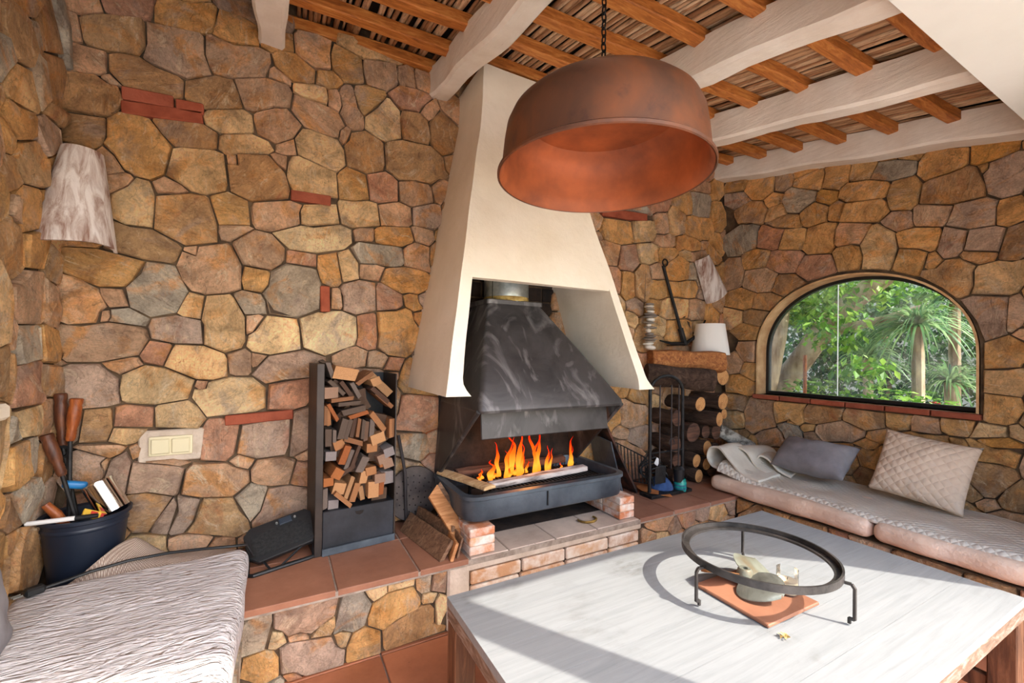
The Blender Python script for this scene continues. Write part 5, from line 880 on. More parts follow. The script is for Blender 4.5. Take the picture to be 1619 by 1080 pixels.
# rolled-up end of the quilt near the firewood
MT['cream_cloth'] = noisy('cream_towelling', (214, 204, 186), (232, 224, 208), 6, rough=.9, bs=90, bstr=.35, bd=.004)
def fold(prof, x0, x1, slant, hvar, seed, n=26):
    R = []; m = MB(); k = len(prof)*4
    def curve(s):
        q = s*(len(prof)-1); i = min(int(q), len(prof)-2); f = q-i
        P = [prof[max(i-1, 0)], prof[i], prof[i+1], prof[min(i+2, len(prof)-1)]]
        return [.5*((2*P[1][c])+(P[2][c]-P[0][c])*f+(2*P[0][c]-5*P[1][c]+4*P[2][c]-P[3][c])*f*f+(3*P[1][c]-P[0][c]-3*P[2][c]+P[3][c])*f**3) for c in (0, 1)]
    def fn(u, v):
        y, z = curve(v); x = x0+(x1-x0)*u; nz = noise.noise(Vector((x*5, v*3, seed))); k_ = 1-hvar*u
        return (x+.02*nz*v, y+slant*u+.03*nz, HB+.125+(z-.45)*k_+.012*nz*min(1, v*4))
    o = sheet('quilt_fold', MT['cream_cloth'], None, None, fn, n, k, .014); o.parent = quilt
fold([(1.74, .452), (1.86, .475), (1.96, .555), (2.03, .615), (2.11, .600), (2.135, .535), (2.09, .475), (2.02, .462)], 2.845, 3.14, .02, .05, 1.3)
fold([(1.80, .452), (1.90, .50), (1.97, .585), (2.04, .605), (2.08, .55), (2.06, .48)], 3.06, 3.42, .0, .15, 5.1)
fold([(1.70, .455), (1.78, .485), (1.85, .545), (1.92, .555), (1.95, .50), (1.93, .465)], 3.14, 3.38, .06, .1, 8.4)
def pillow(name, label, wd, ht, th, loc, rot, mat, n=26, sag=0.0):
    m = MB()
    for sgn in (-1, 1):
        b = len(m.v)
        for j in range(n+1):
            for i in range(n+1):
                u, v = i/n*2-1, j/n*2-1
                e = (1-abs(u)**2.6)*(1-abs(v)**2.6); t = th/2*max(0, e)**.5
                pin = 1-.06*(1-abs(u)**3)*abs(v)**4; pin2 = 1-.06*(1-abs(v)**3)*abs(u)**4
                x, z = u*wd/2*pin2, v*ht/2*pin
                nn = noise.noise(Vector((u*1.8+wd, v*1.8+ht, sgn)))*.018*min(1, e*2)
                wr = .006*math.sin((u+v)*9+2*noise.noise(Vector((u*2, v*2, 3))))*min(1, e*3)*(1-e)
                m.v.append((x, sgn*(t+nn*.6+wr), z-sag*(1-u*u)*(v+1)*.5))
        for j in range(n):
            for i in range(n):
                q = (b+j*(n+1)+i, b+j*(n+1)+i+1, b+(j+1)*(n+1)+i+1, b+(j+1)*(n+1)+i); m.f.append(q if sgn > 0 else q[::-1])
    me = m.mesh(name, True, 0, 1, False)
    bm = bmesh.new(); bm.from_mesh(me); bmesh.ops.remove_doubles(bm, verts=bm.verts, dist=1e-4); bmesh.ops.recalc_face_normals(bm, faces=bm.faces); bm.to_mesh(me); bm.free()
    o = link(name, me, mat); o.matrix_world = Matrix.Translation(loc) @ (euler(z=rot[2]) @ euler(y=rot[1]) @ euler(x=rot[0])).to_4x4()
    return tag(o, label, 'cushion')
# pillow local frame: width along x, height along z, thickness along y.
pillow('cushion', 'dark grey slumped cushion on the window seat near the rolled quilt', .46, .30, .20, (3.25, 1.60, .615), (-.92, 0.0, -PI/2), MT['grey_cloth'], sag=.03)
pillow('cushion', 'beige diamond-quilted square cushion leaning on the window wall', .43, .40, .15, (3.30, 1.05, .655), (-.42, .10, -PI/2), MT['beige_cushion'])
pillow('cushion', 'grey cushion edge on the white quilt at the left edge of the photo', .36, .30, .13, (-.700, 1.592, .575), (-.12, 0, PI/2), MT['grey_cloth'])
# ================================================================== wall things on the left
MT['switch'] = plain('ivory_plastic', (216, 205, 168), .4)
sw_ = thing('light_switch', 'ivory double rocker light switch on the stone wall', 'light switch', (-.426, 2.455, .86))
MB().box((0, 0, 0), (.160, .014, .088)).obj('cover_plate', MT['switch'], sw_, bevel=.006, seg=2)
for s in (-1, 1): MB().box((s*.037, -.009, 0), (.068, .010, .068)).obj('rocker', MT['switch'], sw_, bevel=.004, rot=(.03, 0, 0))
def limewash():
    t = NT('limewashed_terracotta'); v = t.coord(scale=(9, 9, 1.2)); n = t.noise(v, 3.2, 8, .65, .6); n2 = t.noise(t.coord(), 22, 6)
    c = t.ramp(n, [(.34, lin((132, 98, 84))), (.46, lin((176, 158, 148))), (.60, lin((214, 206, 200)))])
    return t.fin(c, .9, 0, t.bump(n2, .5, .006), .2)
MT['limewash'] = limewash()
def roof_tile_sconce(label, top, bot, r0, r1, bulge, arc, nrm):
    """half-cone roof tile used as a lamp: axis from top to bottom, bulging along nrm"""
    t_ = thing('wall_sconce', label, 'wall lamp', group='roof tile wall lamps')
    a, b = Vector(top), Vector(bot); ax = (b-a).normalized(); nn = Vector(nrm).normalized(); sd_ = ax.cross(nn).normalized(); nn = sd_.cross(ax).normalized()
    m = MB(); n = 20; k = 22; rows = []
    for j in range(n+1):
        t = j/n; p = a.lerp(b, t); r = r0+(r1-r0)*t
        rows.append([[p+sd_*math.sin(ang)*rr+nn*(math.cos(ang)*rr*bulge-math.cos(arc)*rr*bulge)+nn*.004+ax*(.010*math.sin(ang*2)*t) for ang in [-arc+2*arc*i/k for i in range(k+1)]] for rr in (r, r-.013)])
    for s in (0, 1):
        base = len(m.v)
        for row in rows: m.v += [tuple(p) for p in row[s]]
        for j in range(n):
            for i in range(k):
                q = (base+j*(k+1)+i, base+j*(k+1)+i+1, base+(j+1)*(k+1)+i+1, base+(j+1)*(k+1)+i); m.f.append(q)
    N = (n+1)*(k+1); E = [i for i in range(k+1)]+[j*(k+1)+k for j in range(1, n+1)]+[n*(k+1)+i for i in range(k-1, -1, -1)]+[j*(k+1) for j in range(n-1, 0, -1)]
    for x, y in zip(E, E[1:]+E[:1]): m.f.append((x, y, y+N, x+N))
    m.obj('tile_shade', MT['limewash'], t_, smooth=True, angle=.7)
    c = a.lerp(b, .55)
    MB().tube([c-nn*.01, c+nn*.05, c+nn*.05+ax*.06], .014, 10).obj('bulb_holder', MT['switch'], t_, smooth=True)
roof_tile_sconce('large whitewashed curved roof tile lamp in the left corner of the stone wall', (-.715, 2.37, 2.10), (-.722, 2.33, 1.70), .064, .128, .9, 1.45, (.35, -1, 0))
roof_tile_sconce('small tilted whitewashed roof tile lamp above the white shade in the right corner', (3.13, 2.42, 2.13), (3.30, 2.40, 1.80), .075, .115, .8, 1.4, (-.3, -1, 0))
# ================================================================== log rack with kindling
phi = math.radians(6); RO = Vector((.193, 2.21, HB)); RM = Matrix.Rotation(phi, 3, 'Z')
MT['dark_rack'] = noisy('brown_black_steel', (38, 32, 29), (66, 54, 46), 5, rough=.5, metal=.3, bs=40, bstr=.12)
MT['rack_drawer'] = noisy('black_steel_drawer', (26, 28, 32), (50, 52, 58), 5, rough=.45, metal=.3, bs=50, bstr=.1)
rack = thing('kindling_rack', 'tall black steel rack with bottom drawer beside the heater, filled with kindling', 'log rack', RO, phi)
W_, D_ = .345, .212
MB().box((-.018, D_/2, .457), (.034, D_, .912)).obj('side_panel', MT['dark_rack'], rack, bevel=.002)
MB().box((W_+.003, D_/2, .43), (.006, D_, .86)).obj('side_panel', MT['dark_rack'], rack)
MB().box((W_/2, D_-.004, .43), (W_, .006, .86)).obj('back_panel', MT['rack_drawer'], rack)
dr = MB().box((W_/2, D_/2-.002, .104), (W_, D_-.012, .205)).obj('drawer', MT['rack_drawer'], rack, bevel=.003)
MB().prism([(.150, .183), (.192, .183), (.186, .170), (.171, .164), (.156, .170)], lambda x, z: (x, .0035, z), lambda x, z: (x, .001, z)).obj('finger_notch', MT['roof_board'], dr)
MB().box((W_/2, -.006, .018), (W_+.006, .012, .034)).obj('plinth', MT['blue_steel'], rack, bevel=.002)
kcols = [(164, 114, 74), (140, 96, 64), (114, 86, 68), (96, 80, 68), (88, 64, 50), (172, 130, 90), (156, 90, 48), (116, 102, 92)]
bcols = [(196, 146, 100), (178, 124, 80), (156, 124, 102), (172, 106, 58), (144, 134, 130)]
kmesh = []
for v_ in range(5):
    rnd = random.Random(v_); m = MB(); R = []
    for i in range(4):
        y = i/3; f = [1+rnd.uniform(-.10, .10) for _ in range(8)]
        R.append([(-.5*f[0], y, -.5*f[1]), (.5*f[2], y, -.5*f[3]), (.5*f[4], y, .5*f[5]), (-.5*f[6], y, .5*f[7])])
    kmesh.append(m.rings(R).mesh('kindling_stick'))
    kmesh[-1].materials.append(MT['kindling'])
items = []
for it in KIND.split(';'):
    a = it.split(); items.append((*map(float, a[:5]), a[5]))
rows_ = [('top', .775, 2), ('upper', .63, .775), ('middle', .50, .63), ('lower', .36, .50), ('bottom', 0, .36)]
ordw = ['first', 'second', 'third', 'fourth', 'fifth', 'sixth', 'seventh', 'eighth', 'ninth', 'tenth', 'eleventh', 'twelfth', 'thirteenth', 'fourteenth', 'fifteenth', 'sixteenth', 'seventeenth', 'eighteenth', 'nineteenth', 'twentieth']
rk = random.Random(11)
for rn, z0, z1 in rows_:
    for typ in 'sb':
        grp = sorted([i for i in items if z0 <= i[1] < z1 and i[5] == typ], key=lambda i: i[0])
        for q, (s_, z, wd, ht, an, tp) in enumerate(grp):
            col = rk.choice(bcols if tp == 'b' else kcols); L = rk.uniform(.15, .185); dep = rk.uniform(-.012, .022) if z < .8 else rk.uniform(.0, .03)
            wd2 = max(wd*1.0, .014); ht2 = max(ht*.95, .016)
            sx = abs(wd2*math.cos(math.radians(an)))+abs(ht2*math.sin(math.radians(an)))
            s_ = max(sx/2+.002, min(W_-sx/2-.002, s_)) if sx < W_ else s_
            sz = abs(wd2*math.sin(math.radians(an)))+abs(ht2*math.cos(math.radians(an))); z = max(z, .209+sz/2)
            o = bpy.data.objects.new('kindling_stick', kmesh[rk.randrange(5)]); COL.objects.link(o)
            lp = RO+RM @ Vector((s_, dep, z)); o.scale = (wd2, L, ht2)
            o.matrix_world = Matrix.Translation(lp) @ (RM @ euler(z=rk.uniform(-.06, .06), x=rk.uniform(-.05, .05)) @ Matrix.Rotation(math.radians(an), 3, 'Y')).to_4x4() @ Matrix.Diagonal((wd2, L, ht2, 1))
            o.color = (*lin(col), 1)
            kind_ = 'block' if tp == 'b' else 'slat'
            tag(o, 'kindling %s, %s %s from the left in the %s layer of the rack' % (kind_, ordw[q], kind_, rn), 'kindling', 'kindling in the steel rack')
# filler pieces deeper in the rack
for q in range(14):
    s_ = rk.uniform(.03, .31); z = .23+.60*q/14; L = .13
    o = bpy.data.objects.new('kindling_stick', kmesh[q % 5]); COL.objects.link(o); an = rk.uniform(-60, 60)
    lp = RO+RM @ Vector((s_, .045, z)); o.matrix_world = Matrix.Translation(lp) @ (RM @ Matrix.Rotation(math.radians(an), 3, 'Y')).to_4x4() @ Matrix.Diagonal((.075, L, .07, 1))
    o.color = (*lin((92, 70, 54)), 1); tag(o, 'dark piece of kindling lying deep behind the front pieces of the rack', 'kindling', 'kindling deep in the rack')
# ---- things between the rack and the firebox
MT['plank'] = wood_grain('brown_plank', (74, 52, 38), (120, 88, 64), (158, 122, 92), along=(1, 9, 9))
MT['plank_orange'] = wood_grain('orange_plank', (126, 78, 42), (178, 120, 72), (206, 152, 102), along=(1, 9, 9))
def board(label, a, b, wd, th, roll, mat, grp='boards leaning against the firebox', name='board'):
    a, b = Vector(a), Vector(b); d = b-a; L = d.length; q = d.to_track_quat('X', 'Z'); rnd = random.Random(label)
    R = []
    for i in range(7):
        x = -L/2+L*i/6; e = [rnd.uniform(-.003, .003) for _ in range(4)]
        R.append([(x, -th/2+e[0], -wd/2+e[1]), (x, th/2+e[2], -wd/2), (x, th/2, wd/2+e[3]), (x, -th/2, wd/2+e[1])])
    o = MB().rings(R).obj(name, mat, None, bevel=.002)
    o.matrix_world = Matrix.Translation((a+b)/2) @ (q.to_matrix() @ Matrix.Rotation(roll, 3, 'X')).to_4x4()
    return tag(o, label, 'board', grp)
def plank4(label, P, th, mat):
    P = [Vector(p) for p in P]; n_ = (P[1]-P[0]).cross(P[3]-P[0]).normalized()*th; m = MB()
    R = []
    for i in range(7):
        t = i/6; w_ = .003*math.sin(i*2.3+len(label)); lo, hi = P[0].lerp(P[1], t), P[3].lerp(P[2], t); R.append([tuple(lo), tuple(hi+(hi-lo)*w_*4), tuple(hi+n_+(hi-lo)*w_*4), tuple(lo+n_)])
    o = m.rings(R).obj('board', mat, None, bevel=.002); return tag(o, label, 'board', 'boards leaning against the firebox')
plank4('long brown board leaning low in front of the round perforated lid', ((.590, 2.34, HB+.002), (.668, 1.905, HB+.002), (.735, 1.925, HB+.082), (.655, 2.36, HB+.085)), -.02, MT['plank'])
plank4('dark board lying behind the orange board by the firebox', ((.672, 2.36, HB+.002), (.742, 2.00, HB+.002), (.772, 2.01, HB+.11), (.700, 2.37, HB+.11)), -.016, MT['plank'])
plank4('upright orange-brown board leaning against the left side of the firebox', ((.685, 2.13, .56), (.775, 1.985, HB+.055), (.842, 2.025, HB+.09), (.742, 2.17, .605)), -.016, MT['plank_orange'])
plank4('grey board behind the upright orange board beside the firebox', ((.712, 2.155, .565), (.802, 2.01, HB+.055), (.868, 2.05, HB+.09), (.768, 2.195, .61)), -.012, MT['plank'])
plank4('short reddish board end on the bench edge next to the brick pier', ((.712, 1.885, HB+.002), (.760, 2.16, HB+.002), (.772, 2.16, HB+.085), (.745, 1.895, HB+.078)), .016, MT['plank_orange'])
plank4('short thin plank standing against the brick pier', ((.750, 1.900, HB+.002), (.785, 2.16, HB+.002), (.795, 2.16, HB+.095), (.778, 1.905, HB+.092)), .010, MT['plank'])
ld = thing('perforated_lid', 'round dark perforated metal lid leaning on the wall behind the boards', 'lid', (.690, 2.415, .492))
ld.rotation_euler = (PI/2-.10, 0, 0)
MT['lid'] = noisy('sooty_lid_metal', (52, 46, 44), (92, 80, 74), 6, rough=.55, metal=.4, bs=30, bstr=.2)
MB().lathe([(.0, -.004), (.140, -.004), (.150, -.012), (.154, -.002), (.150, .006), (.138, .004), (.0, .005)], seg=48).obj('disc', MT['lid'], ld, smooth=True, angle=.5)
dm = MB()
for rr, n in ((.03, 6), (.065, 12), (.10, 18)):
    for k in range(n):
        a = 2*PI*k/n+rr*9; dm.lathe([(.0045, .0048), (.0045, .0056)], (rr*math.cos(a), rr*math.sin(a), 0), 8)
o = dm.obj('holes', MT['roof_board'], ld); tag(o, kind='stuff')
MT['rod_dark'] = plain('dark_rod_metal', (60, 54, 54), .5, .4)
o = MB().tube([(.598, 2.425, .83), (.632, 2.40, .62), (.640, 2.39, .345)], .009, 8).obj('metal_rod', MT['rod_dark'], None, smooth=True); tag(o, 'thin dark rod leaning on the wall right of the kindling rack', 'rod')
# horseshoe on the hearth
MT['brass'] = noisy('rusty_brass', (104, 78, 34), (180, 144, 70), 20, rough=.5, metal=.5)
P = [(1.605+.058*math.cos(a), 2.000+.046*math.sin(a), HB+.006) for a in [PI*.90+(PI*1.2)*k/16 for k in range(17)]]
o = MB().tube(P, [.0055+.002*math.sin(PI*k/16) for k in range(17)], 6).obj('horseshoe', MT['brass'], None, smooth=True); tag(o, 'old brass horseshoe lying on the pale hearth tiles', 'horseshoe')
# ================================================================== left end of the bench: heater, bucket, tools, cloth, cord
MT['black_plastic'] = plain('black_plastic', (22, 24, 26), .45); MT['black_mesh'] = noisy('black_perforated_steel', (18, 19, 20), (40, 42, 42), 90, rough=.5, metal=.3, bs=140, bstr=.6, bd=.003)
ht = thing('gas_heater', 'black flat heater panel tilted on a wire stand beside the kindling rack', 'heater')
C_ = Vector((.028, 2.268, .435)); ux = Vector((.272, .03, .058)).normalized(); uz = Vector((-.015, .118, .115)); uz = (uz-ux*uz.dot(ux)).normalized(); un = ux.cross(uz)
def hp_(u, v, d): return tuple(C_+ux*u+uz*v-un*(-d))
c8 = [(-.15, -.05), (-.115, -.085), (.11, -.085), (.145, -.05), (.145, .055), (.115, .085), (-.12, .085), (-.15, .055)]
MB().prism(c8, lambda u, v: hp_(u, v, .014), lambda u, v: hp_(u, v, -.018)).obj('casing', MT['black_plastic'], ht, bevel=.004)
MB().prism([(-.125, -.062), (.12, -.062), (.12, .042), (-.125, .042)], lambda u, v: hp_(u, v, .017), lambda u, v: hp_(u, v, .012)).obj('grille', MT['black_mesh'], ht)
MT['label_plate'] = plain('blue_grey_plate', (52, 62, 74), .35, .3)
MB().prism([(-.002, .046), (.052, .046), (.052, .076), (-.002, .076)], lambda u, v: hp_(u, v, .022), lambda u, v: hp_(u, v, .012)).obj('control_box', MT['label_plate'], ht, bevel=.002)
for u in (-.012, .066): MB().tube([hp_(u, .060, .012), hp_(u, .060, .024)], .005, 8).obj('screw', MT['galv'], ht)
MB().tube([(-.118, 2.36, HB+.014), (-.105, 2.145, HB+.009), (-.085, 2.135, HB+.009), (.135, 2.205, HB+.009), (.158, 2.215, HB+.009), (.158, 2.225, HB+.02), hp_(.143, .02, -.005)], .009, 8).obj('stand_frame', MT['black_plastic'], ht, smooth=True)
MB().tube([(-.02, 2.165, HB+.010), hp_(-.10, -.075, -.004)], .005, 6).obj('stand_strut', MT['black_plastic'], ht); MB().tube([(.02, 2.175, HB+.010), hp_(.075, -.075, -.004)], .005, 6).obj('stand_strut', MT['black_plastic'], ht)
BX, BY = -.668, 2.322
bk_ = thing('bucket', 'dark blue plastic bucket of fire tools in the left corner of the bench', 'bucket', (BX, BY, HB+.001))
MT['blue_plastic'] = plain('dark_blue_plastic', (26, 34, 48), .42)
MB().lathe([(.0, .0), (.095, .0), (.100, .006), (.128, .30), (.138, .305), (.139, .318), (.133, .320), (.124, .312), (.097, .012), (.0, .010)], seg=48, cap=False).obj('bucket_body', MT['blue_plastic'], bk_, smooth=True, angle=.6)
MB().lathe([(.126, .268), (.129, .272), (.129, .280), (.1265, .284)], seg=48, cap=False).obj('rim_band', MT['blue_plastic'], bk_, smooth=True)
MT['turned_wood'] = wood_grain('varnished_handle_wood', (84, 38, 18), (146, 76, 36), (186, 112, 58), along=(6, 6, 1.5), rough=.35)
MT['turned_dark'] = wood_grain('dark_handle_wood', (44, 24, 15), (84, 46, 28), (116, 68, 40), along=(6, 6, 1.5), rough=.4)
def poker(label, top, mid, end, r=.021, hook=False, wood='turned_dark'):
    t_ = thing('fire_tool', label, 'fire tool', group='fire tools in the bucket'); a, b, c = Vector(top), Vector(mid), Vector(end); ax = (b-a); L = ax.length; q = ax.to_track_quat('Z', 'Y').to_matrix()
    pf = [(.0, 0), (.82, .0), (1, .02), (1, .10), (.86, .16), (.98, .22), (1.02, .45), (.92, .60), (.72, .72), (.80, .76), (.72, .79), (.80, .83), (.72, .86), (.78, .92), (.6, 1), (0, 1)]
    m = MB().lathe([(k*r, z*L) for k, z in pf], seg=20); m.v = [tuple(a+q @ Vector(v)) for v in m.v]; m.obj('handle', MT[wood], t_, smooth=True, angle=.8)
    MB().tube([b-ax.normalized()*.01, b+(c-b)*.1, c], .008, 8).obj('rod', MT['iron'], t_, smooth=True)
    if hook: MB().tube([(b.x+.022*math.cos(t), b.y-.01, b.z-.02+.022*math.sin(t)) for t in [2*PI*k/14 for k in range(14)]], .007, 6, close=True).obj('ring', MT['iron'], t_, smooth=True)
poker('fire tool with bright varnished handle standing upright in the bucket', (-.715, 2.36, 1.095), (-.733, 2.36, .925), (-.72, 2.33, .36), wood='turned_wood')
poker('fire tool with dark handle and iron ring, rearmost in the bucket', (-.772, 2.385, 1.115), (-.762, 2.385, .900), (-.66, 2.34, .36), hook=True)
poker('fire tool with handle slanting left out of the bucket', (-.782, 2.30, .965), (-.735, 2.305, .800), (-.64, 2.32, .36))
can = thing('tin_can', 'shiny chrome can tilted in the dark blue bucket', 'can'); MT['chrome'] = plain('polished_steel', (220, 218, 214), .08, 1.0)
a, b = Vector((-.640, 2.325, .755)), Vector((-.578, 2.305, .640)); q = (b-a).to_track_quat('Z', 'Y').to_matrix(); L = (b-a).length
m = MB().lathe([(.0, .006), (.048, .006), (.048, 0), (.051, 0), (.052, .004), (.051, .008), (.051, L), (.0, L)], seg=40, cap=False); m.v = [tuple(a+q @ Vector(v)) for v in m.v]; m.obj('can_body', MT['chrome'], can, smooth=True, angle=.5)
m = MB().lathe([(.044, .003), (.0465, .003), (.0465, .0065), (.044, .0065)], seg=40, cap=False, close=True); m.v = [tuple(a+q @ Vector(v)) for v in m.v]; m.obj('rim', MT['black_plastic'], can, smooth=True, angle=.5)
mk = thing('marker_pen', 'white marker pen with black cap resting on the bucket rim', 'marker pen'); MT['white_plastic'] = plain('white_plastic', (228, 226, 222), .35)
a, b = Vector((-.800, 2.205, .657)), Vector((-.600, 2.196, .659)); q_ = a.lerp(b, .68)
MB().tube([a, a.lerp(b, .03), q_], [.006, .0085, .0085], 12).obj('barrel', MT['white_plastic'], mk, smooth=True, angle=.6); MB().tube([q_, b], [.009, .008], 12).obj('cap', MT['black_plastic'], mk, smooth=True, angle=.6)
MT['match_red'] = plain('red_card', (196, 52, 36), .6); MT['match_yellow'] = plain('yellow_card', (232, 190, 60), .6)
mb_ = thing('matchbox', 'small red and yellow matchbox poking out of the bucket by the can', 'matchbox', (-.632, 2.245, .652)); mb_.rotation_euler = (.4, .5, .3)
MB().box((0, 0, 0), (.055, .036, .012)).obj('sleeve', MT['match_yellow'], mb_, bevel=.001); MB().box((.006, -.002, .0066), (.022, .026, .001)).obj('print', MT['match_red'], mb_); MB().box((.03, 0, 0), (.014, .032, .009)).obj('tray', MT['match_red'], mb_)
MT['blue_bright'] = plain('bright_blue_plastic', (36, 120, 178), .4)
o = rbox(.075, .03, .03, .012, 6).obj('lighter', MT['blue_bright'], None, smooth=True, loc=(-.715, 2.345, .735), rot=(0, .25, .2)); tag(o, 'bright blue plastic tool handle between the fire tools and can', 'tool')
o = MB().tube([(-.775, 2.285, .70), (-.745, 2.29, .655), (-.70, 2.30, .56)], [.014, .018, .014], 10).obj('wooden_peg', MT['turned_wood'], None, smooth=True); tag(o, 'short orange wooden peg sticking up inside the bucket on the left', 'peg')
def weave():
    t = NT('beige_mesh_cloth'); v = t.coord(); hs = []
    for ang in (0, PI/2):
        wv = t.n('ShaderNodeTexWave', wave_type='BANDS', bands_direction='X'); wv.inputs['Scale'].default_value = 60; t.l(t.coord(rot=(0, 0, ang+.5)), wv.inputs['Vector']); hs.append(wv.outputs['Fac'])
    h = t.math('MULTIPLY', hs[0], hs[1]); c = t.mix(lin((142, 122, 108)), lin((206, 190, 174)), h); return t.fin(c, .9, 0, t.bump(h, .5, .004), .2)
MT['weave'] = weave()
def cf(u, v):
    k_ = max(0, min(1, (u-.24)/.12)); x = -.700+.545*u-.01*v; y = 2.135+(.035+.245*k_)*v-.03*u*k_
    f = math.exp(-((u-.30)/.20)**2); g_ = math.exp(-((u-.72)/.22)**2)
    z = HB+.012+.105*min(1, v*3.5)*(.55+.45*f)*(1-max(0, v-.55)*.9)+.085*f*math.exp(-((v-.62)/.30)**2)+.045*g_*math.exp(-((v-.45)/.3)**2)+.010*math.sin(u*13+v*4)*v
    return (x, y, max(z, HB+.006))
sheet('mesh_cloth', MT['weave'], 'crumpled beige mesh cloth between the bucket and the white quilt', 'cloth', cf, 44, 22, .004)
cdp = [(-.085, 2.18, .40), (-.11, 2.16, .463), (-.17, 2.14, .475), (-.26, 2.155, .478), (-.38, 2.175, .478), (-.50, 2.165, .478), (-.60, 2.125, .476), (-.655, 2.085, .474), (-.70, 2.055, .474)]
cord = thing('power_cord', 'black cord with plug trailing across the edge of the white quilt', 'cord')
MB().tube(cdp, .0058, 8).obj('cable', MT['black_plastic'], cord, smooth=True); MB().box((-.712, 2.035, .480), (.05, .032, .026), euler(z=.6)).obj('plug', MT['black_plastic'], cord, bevel=.006)
for s in (-1, 1): MB().tube([(-.735+s*.005, 2.015-s*.006, .480), (-.752+s*.005, 2.000-s*.006, .480)], .003, 6).obj('pin', MT['galv'], cord)
# ================================================================== right corner: firewood, tools, hangings
def bark():
    t = NT('dark_bark'); v = t.coord(scale=(5, .9, 5), rand=True); n = t.noise(v, 7, 9, .7, .6); n2 = t.noise(t.coord(rand=True), 22, 5, .7)
    c = t.ramp(n, [(.3, lin((40, 30, 25))), (.55, lin((82, 62, 50))), (.8, lin((118, 96, 80)))]); c = t.mix(c, lin((176, 160, 140)), t.ramp(n2, [(.66, (0, 0, 0)), (.72, (.7, .7, .7))]))
    return t.fin(c, .9, 0, t.bump(n, 1.0, .02), .2)
def logend():
    t = NT('sawn_log_end'); tc = t.coord('Object'); wv = t.n('ShaderNodeTexWave', wave_type='RINGS', rings_direction='Y'); wv.inputs['Scale'].default_value = 28; wv.inputs['Distortion'].default_value = 2.5; wv.inputs['Detail Scale'].default_value = 1.5
    t.l(tc, wv.inputs['Vector']); n = t.noise(tc, 16, 6); c = t.mix(lin((176, 116, 66)), lin((226, 172, 112)), wv.outputs['Fac']); c = t.mix(c, lin((140, 84, 46)), t.ramp(n, [(.5, (0, 0, 0)), (.7, (.8, .8, .8))])); return t.fin(c, .8, 0, t.bump(n, .3, .004), .2)
MT['bark'] = bark(); MT['log_end'] = logend(); MT['split_wood'] = wood_grain('split_log_face', (96, 52, 26), (158, 98, 52), (196, 136, 80), along=(7, 1, 7), rough=.8)
def log(label, x, y, z, r, L, yaw=0.0, pitch=0.0, ell=1.0, seed=0):
    dark = label.startswith('dark')
    t_ = thing('firewood_log', label, 'log', (x, y, z), 0, 'firewood stacked in the corner'); t_.rotation_euler = (pitch, 0, yaw)
    rnd = random.Random(seed); n = 18; R = []; ph = [rnd.uniform(0, 6) for _ in range(3)]
    for i in range(9):
        yy = L*i/8; k = 1+.05*math.sin(i*1.1+ph[0])
        R.append([(ell*r*k*(1+.06*math.sin(2*a+ph[1])+.04*math.sin(3*a+ph[2]))*math.cos(a)+.012*math.sin(i*.6+ph[0]), yy, r*k*(1+.06*math.sin(2*a+ph[1]))*math.sin(a)) for a in [2*PI*q/n for q in range(n)]])
    MB().rings(R).obj('bark', MT['bark'], t_, smooth=True, angle=.7)
    E = [(p[0]*.93, -.0015, p[2]*.93) for p in R[0]]; E2 = [(p[0]*.93, .004, p[2]*.93) for p in R[0]]
    MB().rings([E2, E]).obj('cut_end', MT['char_shade_log'] if dark else MT['log_end'], t_)  # logs deep in the stack get dark ends in place of shade
    return t_
LG = [  # x, y(front), z, r, L, yaw, label
    (2.835, 2.185, .382, .052, .29, .04, 'lowest firewood log, beside the teal jar, with orange cut end'),
    (2.925, 2.20, .458, .045, .27, -.05, 'small orange-ended firewood log just above the lowest log, right one'),
    (2.835, 2.21, .492, .052, .26, .06, 'split-looking firewood log just above the lowest log, left one'),
    (2.925, 2.195, .580, .060, .28, .12, 'firewood log with clean round cut end at mid height of the stack'),
    (2.765, 2.20, .715, .072, .27, .02, 'dark rough-ended firewood log below the big pale cut end'),
    (2.99, 2.13, .812, .056, .34, .16, 'speckled bark firewood log with pale slanted end right of middle'),
    (3.135, 2.19, .838, .042, .28, .0, 'small orange-ended firewood log at the far right of the stack'),
    (2.825, 2.185, .930, .056, .29, .03, 'firewood log with the large pale round cut end, upper left'),
    (3.085, 2.18, .940, .062, .29, .0, 'firewood log with tall orange cut end, upper right'),
    (3.10, 2.19, 1.135, .072, .28, .02, 'firewood log with big orange end near the top right'),
    (2.655, 2.24, .385, .055, .23, .0, 'dark firewood log on the bench behind the tool stand'),
    (2.645, 2.24, .505, .055, .23, .02, 'dark firewood log second from the bench behind the tool stand'),
    (2.63, 2.24, .63, .058, .23, -.02, 'dark firewood log at half height behind the tool stand'),
    (2.635, 2.24, .825, .058, .23, .0, 'dark firewood log high behind the tool stand'),
    (2.965, 2.24, .70, .05, .24, .0, 'dark firewood log deep in the gap of the stack'),
    (3.06, 2.24, .40, .065, .24, .0, 'dark firewood log at the bottom right of the stack'),
    (3.08, 2.24, .54, .062, .24, .0, 'dark firewood log low on the right of the stack'),
    (3.10, 2.24, .69, .06, .24, .0, 'dark firewood log beneath the small orange-ended log on the right'),
]
for i, (x, y, z, r, L, yaw, lb) in enumerate(LG): log(lb, x, y, z, r, L, yaw, seed=i)
big = thing('firewood_log', 'thick dark bark log lying crosswise on top of the firewood stack', 'log', group='firewood stacked in the corner')
R = []; a, b = Vector((2.86, 2.10, 1.115)), Vector((2.44, 2.36, 1.155)); d = (b-a).normalized(); sx_v = d.cross(Vector((0, 0, 1))).normalized(); sz_v = sx_v.cross(d)
